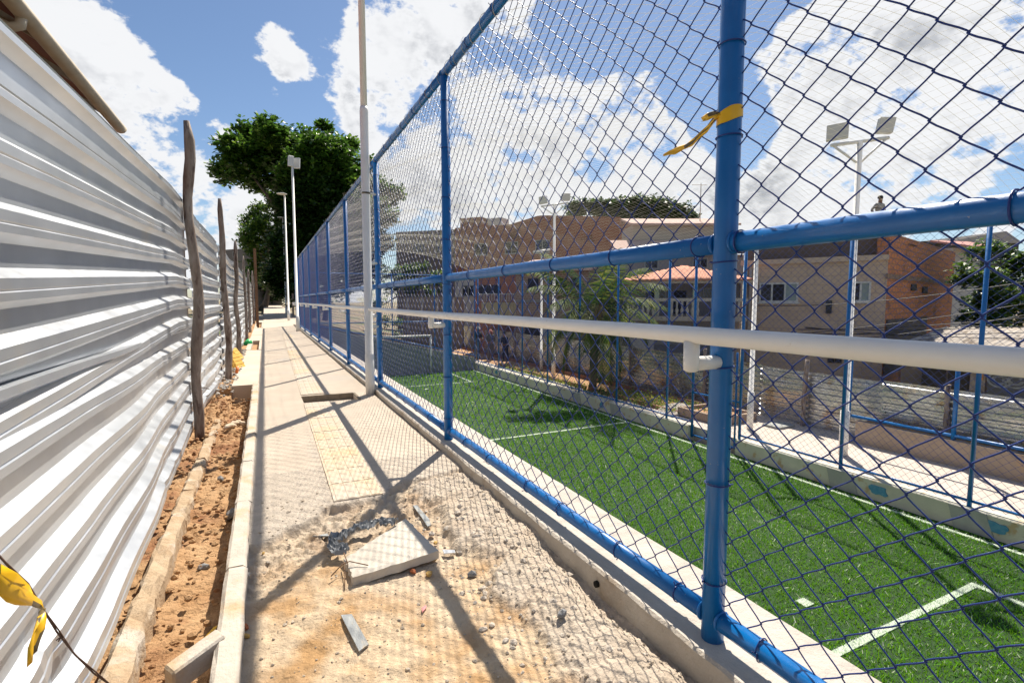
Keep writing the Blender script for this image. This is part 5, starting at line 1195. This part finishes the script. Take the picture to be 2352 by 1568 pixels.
def tree(name, label, base, top, r, blobs, dens, size, mat, limbs=5, group=None, **k):
    root = thing(name, label, 'tree', base, group); b = Vector(base); t = Vector(top)
    m = MB(); m.tube([b, b.lerp(t, .3) + Vector((.2, 0, 0)), b.lerp(t, .65) - Vector((.15, .1, 0)), t], [r, r * .8, r * .6, r * .35], 9)
    for i in range(min(limbs, len(blobs))):
        c = Vector(blobs[i * max(1, len(blobs) // limbs) % len(blobs)][0]); s = b.lerp(t, .45 + .4 * i / limbs); m.tube([s, s.lerp(c, .5) + Vector((0, 0, .3)), c], [r * .45, r * .3, r * .12], 6)
    m.build('trunk', bark, root); crown('crown', root, blobs, dens, size, mat, rs, **k); return root
T = 37
bl = pb_([(535, 345, 38), (575, 320, 45), (625, 310, 42), (520, 395, 36), (560, 385, 48), (610, 365, 55), (665, 345, 55), (640, 405, 45), (705, 335, 45), (745, 355, 55), (790, 345, 40), (815, 385, 42), (700, 400, 60), (760, 415, 60), (590, 425, 26), (840, 430, 45), (885, 440, 38), (905, 455, 24), (870, 490, 40), (800, 470, 50), (745, 300, 24), (600, 292, 18)], T, 2.2)
p0 = plan(715, 39); tree('almond_tree', 'broad dark green tree with layered big-leaved crown above the path end', (p0.x, p0.y, -.3), tuple(atT(700, 420, 38)), .35, bl, 150, .42, alm, 2, shell=.35, rosette=6, flat=.8)
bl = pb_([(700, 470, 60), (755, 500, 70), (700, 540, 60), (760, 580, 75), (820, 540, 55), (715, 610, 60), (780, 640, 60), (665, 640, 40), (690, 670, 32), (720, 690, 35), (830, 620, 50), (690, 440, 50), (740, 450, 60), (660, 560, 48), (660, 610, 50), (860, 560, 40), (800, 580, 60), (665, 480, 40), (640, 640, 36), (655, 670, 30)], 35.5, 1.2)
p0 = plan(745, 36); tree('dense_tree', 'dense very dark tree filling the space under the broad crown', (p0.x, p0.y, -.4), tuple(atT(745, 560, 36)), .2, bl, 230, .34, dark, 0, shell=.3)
bl = pb_([(575, 510, 26), (600, 490, 30), (640, 465, 26), (590, 545, 38), (620, 520, 36), (575, 560, 26), (610, 590, 42), (640, 560, 40), (600, 630, 36), (635, 640, 40), (655, 500, 30), (620, 440, 20), (655, 600, 36)], 52, 2)
p0 = plan(622, 52); tree('feathery_tree', 'lighter feathery green tree left of the path end', (p0.x - .6, p0.y, -.3), tuple(atT(618, 540, 52)), .25, bl, 190, .32, fine, 3, shell=.3, up=.5)
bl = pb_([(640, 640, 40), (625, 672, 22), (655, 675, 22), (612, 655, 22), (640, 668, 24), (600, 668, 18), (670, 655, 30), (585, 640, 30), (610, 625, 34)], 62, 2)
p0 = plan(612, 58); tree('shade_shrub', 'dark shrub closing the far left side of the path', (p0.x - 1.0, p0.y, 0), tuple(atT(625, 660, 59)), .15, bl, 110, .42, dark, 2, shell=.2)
bl = pb_([(670, 660, 18), (680, 690, 20), (668, 705, 12), (682, 640, 18), (690, 665, 16)], 31, 1)
p0 = plan(678, 31); tree('verge_shrub', 'bushy shrub on the right verge just beyond the fence end', (p0.x, p0.y, -.1), tuple(atT(678, 670, 31)), .06, bl, 160, .2, dark, 3, shell=.2)
bl = pb_([(895, 620, 26), (930, 630, 30), (965, 625, 28), (1000, 635, 24), (900, 660, 22), (945, 660, 24), (985, 662, 20), (1015, 660, 16), (880, 700, 24), (900, 740, 24), (920, 765, 18)], 36, 1.5)
p0 = plan(945, 36); tree('yard_tree', 'sunlit green tree behind the goal end wall', (p0.x, p0.y, GZ), tuple(atT(945, 640, 36)), .2, bl, 130, .26, fine, 5, shell=.3)
bl = pb_([(1335, 478, 32), (1375, 476, 34), (1420, 476, 36), (1465, 472, 40), (1510, 478, 38), (1550, 486, 34), (1585, 498, 22), (1322, 495, 24), (1400, 500, 34), (1480, 500, 36), (1540, 505, 30), (1440, 512, 34)], 60, 3)
p0 = plan(1450, 60); tree('umbrella_tree', 'wide flat-topped tree on the skyline behind the net', (p0.x, p0.y, GZ), tuple(atT(1450, 500, 60)), .4, bl, 130, .46, dark, 7, shell=.3, flat=.55)
bl = pb_([(2262, 580, 34), (2225, 630, 34), (2265, 640, 40), (2320, 620, 40), (2350, 660, 45), (2290, 690, 45), (2340, 720, 45), (2240, 690, 32), (2270, 735, 36), (2225, 730, 26), (2300, 580, 24), (2380, 600, 40), (2390, 700, 50)], 20, 1.2)
p0 = plan(2290, 20); tree('mango_tree', 'leafy green tree at the right edge beside the orange wall', (p0.x, p0.y, GZ), tuple(atT(2300, 660, 20)), .2, bl, 520, .19, fine, 6, shell=.25)

# palm
pb0 = atZ(1361, 893, FW); pt = Vector((pb0.x + .06, pb0.y, 0)); pt.z = ztop(1372, 735, pb0)
palm = thing('coconut_palm', 'young coconut palm with a bulging trunk behind the far fence', 'palm', (pb0.x, pb0.y, FW))
m = MB(); npt = 20; pts = []; rr = []
for k in range(npt + 1):
    f = k / npt; pts.append((pb0.x + .05 * math.sin(f * 2), pb0.y, FW - .05 + (pt.z - FW + .05) * f)); rr.append((.17 if f < .08 else .125 + .05 * f) * (1 + .07 * (-1) ** k))
m.tube(pts, rr, 10); m.build('trunk', pm('palm_bark', (.16, .12, .09), (.24, .19, .15), 12, .95, .6, 40), palm)
m = MB()
for k in range(10): an = k * 2.4; m.tube([pt + Vector((0, 0, -.15)), pt + Vector((.18 * math.cos(an), .18 * math.sin(an), .15)), pt + Vector((.28 * math.cos(an), .28 * math.sin(an), .35 + .1 * (k % 3)))], [.06, .05, .02], 6)
m.build('frond_bases', pm('frond_base', (.22, .15, .05), (.16, .12, .05), 9, .9), palm)
palmleaf = leafmat('palm_leaflet', (.012, .04, .008), (.045, .10, .014), (.17, .20, .035), .3)
palmleaf.node_tree.nodes['Principled BSDF'].inputs['Roughness'].default_value = .65; palmleaf.node_tree.nodes['Principled BSDF'].inputs['Specular IOR Level'].default_value = .2
for k in range(24):
    an = k * 2.399 + .3; el = [1.4, 1.15, .95, .75, .5, .25, .0][k % 7] if k < 20 else -.45; ln = 2.75 + .25 * math.sin(k); q = random.Random(k)
    d = Vector((math.cos(an), math.sin(an), 0)); p_ = pt + Vector((0, 0, .2)); e = el; sp = [p_.copy()]
    for i in range(14): p_ = p_ + (d * math.cos(e) + Vector((0, 0, 1)) * math.sin(e)) * (ln / 14); e -= .075 + .045 * (1 - abs(el) * .6); sp.append(p_.copy())
    m = MB(); m.tube(sp, [.022 * (1 - i / 15) + .003 for i in range(len(sp))], 5); fr = m.build('frond', pm('frond_rib', (.22, .22, .06), rough=.6), palm)
    side = d.cross(Vector((0, 0, 1))); V = []; T_ = []
    for i in range(2, 15):
        for sub in (0, .25, .5, .75):
            f = (i + sub) / 15; c = sp[min(i, 14)].lerp(sp[min(i + 1, 14)], sub); tg = (sp[min(i, 14)] - sp[i - 1]).normalized(); l_ = .60 * math.sin(math.pi * min(1, .12 + .86 * f)) + .08
            for s in (-1, 1):
                dd = (side * s * .75 + tg * .55 + Vector((0, 0, -.25 - .35 * q.random()))).normalized(); w_ = tg * .022; mid = c + dd * l_ * .5; tip = c + dd * l_ + Vector((0, 0, -.12 * l_)); V += [c - w_, c + w_, mid + w_ * 1.1, tip, mid - w_ * 1.1][:0] or [c - w_, c + w_, tip + w_ * .3, tip - w_ * .3]; T_ += [q.random()] * 4
    bulk('leaflets', [tuple(v) for v in V], np.arange(len(V)).reshape(-1, 4), palmleaf, fr, False, T_)

# ------------------------------------------------------------------ people
def skinmesh(name, joints, edges, mat, parent, lv=1):
    names = list(joints); me = bpy.data.meshes.new(name); me.from_pydata([joints[n][0] for n in names], [(names.index(a), names.index(b)) for a, b in edges], []); o = link_mesh(name, me, parent)
    md = o.modifiers.new('skin', 'SKIN'); md.use_smooth_shade = True
    for i, n in enumerate(names):
        sv = me.skin_vertices[0].data[i]; r_ = joints[n][1]; sv.radius = (r_, r_) if not isinstance(r_, tuple) else r_; sv.use_root = (i == 0)
    sb = o.modifiers.new('sub', 'SUBSURF'); sb.levels = lv; sb.render_levels = lv; me.materials.append(mat); return o
skin = pm('brown_skin', (.20, .10, .06), rough=.6)
def person(label, loc, face, h, shirt, trous, hat=None, hatmat=None, lean=.0, arms='down', hair=None, striped=False):
    root = thing('person', label, 'person', loc, None); root.rotation_euler = (0, 0, face); k = h / 1.75; L_ = lean
    def J(x, y, z, r): return ((x * k, (y + L_ * max(0, z - .9)) * k, z * k), r if isinstance(r, tuple) else r * k)
    aE = {'down': ((.24, -.02, 1.12), (.23, .06, .86)), 'front': ((.23, .08, 1.13), (.10, .27, 1.08)), 'hip': ((.36, -.06, 1.16), (.20, .04, .98))}[arms]
    j = {'pel': J(0, 0, .95, .125), 'sp': J(0, -.01, 1.15, .115), 'ch': J(0, 0, 1.36, .13), 'nk': J(0, 0, 1.48, .055), 'hb': J(0, .015, 1.57, .075), 'ht': J(0, .01, 1.68, .08), 'nose': J(0, .085, 1.60, .018)}
    e = [('pel', 'sp'), ('sp', 'ch'), ('ch', 'nk'), ('nk', 'hb'), ('hb', 'ht'), ('hb', 'nose')]
    for s, c in ((1, 'r'), (-1, 'l')):
        st = .06 * s
        j.update({'sh' + c: J(.18 * s, 0, 1.40, .06), 'el' + c: J(aE[0][0] * s, aE[0][1], aE[0][2], .042), 'wr' + c: J(aE[1][0] * s, aE[1][1], aE[1][2], .028), 'pm' + c: J(aE[1][0] * s, aE[1][1] + .03, aE[1][2] - .07, .032),
                  'hp' + c: J(.09 * s, 0, .90, .088), 'kn' + c: J(.10 * s, .02 + st, .50, .058), 'an' + c: J(.10 * s, -.01 + st, .09, .042), 'to' + c: J(.11 * s, .15 + st, .035, .035)})
        e += [('ch', 'sh' + c), ('sh' + c, 'el' + c), ('el' + c, 'wr' + c), ('wr' + c, 'pm' + c), ('pel', 'hp' + c), ('hp' + c, 'kn' + c), ('kn' + c, 'an' + c), ('an' + c, 'to' + c)]
        for q in range(4): j['f%d' % q + c] = J((aE[1][0] + (.024 - .016 * q)) * s, aE[1][1] + .045 + .004 * q, aE[1][2] - .15 + .012 * abs(q - 1.5), .009); e.append(('pm' + c, 'f%d' % q + c))
        j['th' + c] = J((aE[1][0] - .045) * s, aE[1][1] + .05, aE[1][2] - .10, .010); e.append(('pm' + c, 'th' + c))
    skinmesh('body', j, e, skin, root)
    b = 1.16; sj = {n: (j[n][0], j[n][1] * b) for n in ('pel', 'sp', 'ch')}; sj['nk'] = (j['nk'][0], j['nk'][1] * 1.1)
    se = [('pel', 'sp'), ('sp', 'ch'), ('ch', 'nk')]
    for c in 'rl':
        for n in ('sh', 'el'): sj[n + c] = (j[n + c][0], j[n + c][1] * 1.25)
        sj['wr' + c] = (j['wr' + c][0], j['wr' + c][1] * 1.35); se += [('ch', 'sh' + c), ('sh' + c, 'el' + c), ('el' + c, 'wr' + c)]
    skinmesh('shirt', sj, se, shirt, root)
    tj = {'pel': (j['pel'][0], j['pel'][1] * 1.12)}; te = []
    for c in 'rl':
        for n in ('hp', 'kn', 'an'): tj[n + c] = (j[n + c][0], j[n + c][1] * (1.16 if n == 'hp' else 1.4))
        te += [('pel', 'hp' + c), ('hp' + c, 'kn' + c), ('kn' + c, 'an' + c)]
        bj = {'a': (j['an' + c][0], .06 * k), 't': (j['to' + c][0], .048 * k)}; skinmesh('boot', bj, [('a', 't')], MATS['vent_dark'], root)
    skinmesh('trousers', tj, te, trous, root)
    hc = Vector(j['ht'][0]); m = MB(); n = 12
    P = [tuple(hc + Vector((math.cos(2 * math.pi * a / n) * r_ * k, math.sin(2 * math.pi * a / n) * r_ * 1.1 * k, z * k))) for (r_, z) in ((.092, -.035), (.094, .01), (.08, .055), (.045, .085), (.004, .095)) for a in range(n)]
    m.smooth = True; m._add(P, [(i * n + a, i * n + (a + 1) % n, (i + 1) * n + (a + 1) % n, (i + 1) * n + a) for i in range(4) for a in range(n)])
    if hat:
        m.smooth = False
        if hat == 'helmet' or hat == 'cap': m.obox(hc + Vector((-.07 * k, .07 * k, -.03 * k)), (.14 * k, 0, 0), (0, .09 * k, -.01 * k), (0, 0, .012 * k))
        if hat == 'brim': m.tube([hc + Vector((0, 0, -.03 * k)), hc + Vector((0, 0, -.018 * k))], [.17 * k, .15 * k], 14)
    o = m.build(hat or 'hair', hatmat or pm('black_hair', (.02, .015, .012), rough=.6)); o.parent = root
    return root
dk = pm('navy_cloth', (.025, .028, .045), rough=.9); gy = pm('grey_cloth', (.13, .125, .12), (.10, .1, .1), 9, .9); gn = pm('dark_green_cloth', (.05, .055, .045), rough=.9); kh = pm('khaki_cloth', (.14, .12, .09), rough=.9)
a = atZ(1161, 829, FW); a = plan(1096, 24.6); zf_ = FW
def onwalk(u, v): p_ = atZ(u, v, FW - .02); return (p_.x, p_.y, FW - .03)
person('worker in dark clothes and a pale hard hat, leftmost of three by the far hoarding', onwalk(1098, 824), R(200), 1.74, gn, gy, 'helmet', pm('helmet_white', (.6, .6, .58), rough=.4), arms='front')
pr_ = person('worker in grey overalls with a pink brimmed hat and red neck cloth', onwalk(1127, 826), R(150), 1.60, gy, gy, 'brim', pm('pink_hat', (.62, .28, .22), rough=.8), arms='front')
m = MB(); m.obox(Vector((-.10, -.11, 1.38)), (.2, 0, 0), (0, .03, 0), (.03, 0, .10)); nc = m.build('neck_cloth', pm('red_cloth', (.62, .03, .02), rough=.8)); nc.parent = pr_
person('bareheaded worker in navy clothes, rightmost of three by the far hoarding', onwalk(1161, 832), R(110), 1.58, dk, dk, None, None, .12, arms='front')
rp = plan(2008, 20.6); stripe = pm('striped_shirt', (.10, .10, .11), rough=.9)
t_ = stripe.node_tree; wv = t_.nodes.new('ShaderNodeTexWave'); wv.bands_direction = 'Z'; wv.inputs['Scale'].default_value = 5.5; ge_ = t_.nodes.new('ShaderNodeNewGeometry'); t_.links.new(ge_.outputs['Position'], wv.inputs['Vector']); cr_ = t_.nodes.new('ShaderNodeValToRGB'); cr_.color_ramp.interpolation = 'CONSTANT'; cr_.color_ramp.elements[0].color = (.04, .04, .05, 1); cr_.color_ramp.elements[1].position = .5; cr_.color_ramp.elements[1].color = (.55, .54, .5, 1); t_.links.new(wv.outputs['Fac'], cr_.inputs[0]); t_.links.new(cr_.outputs[0], t_.nodes['Principled BSDF'].inputs['Base Color'])
person('man in a striped shirt standing on the roof of the beige house, hand on hip', (rp.x, rp.y, B1.zt + .95), R(170), 1.72, stripe, dk, None, None, arms='hip')
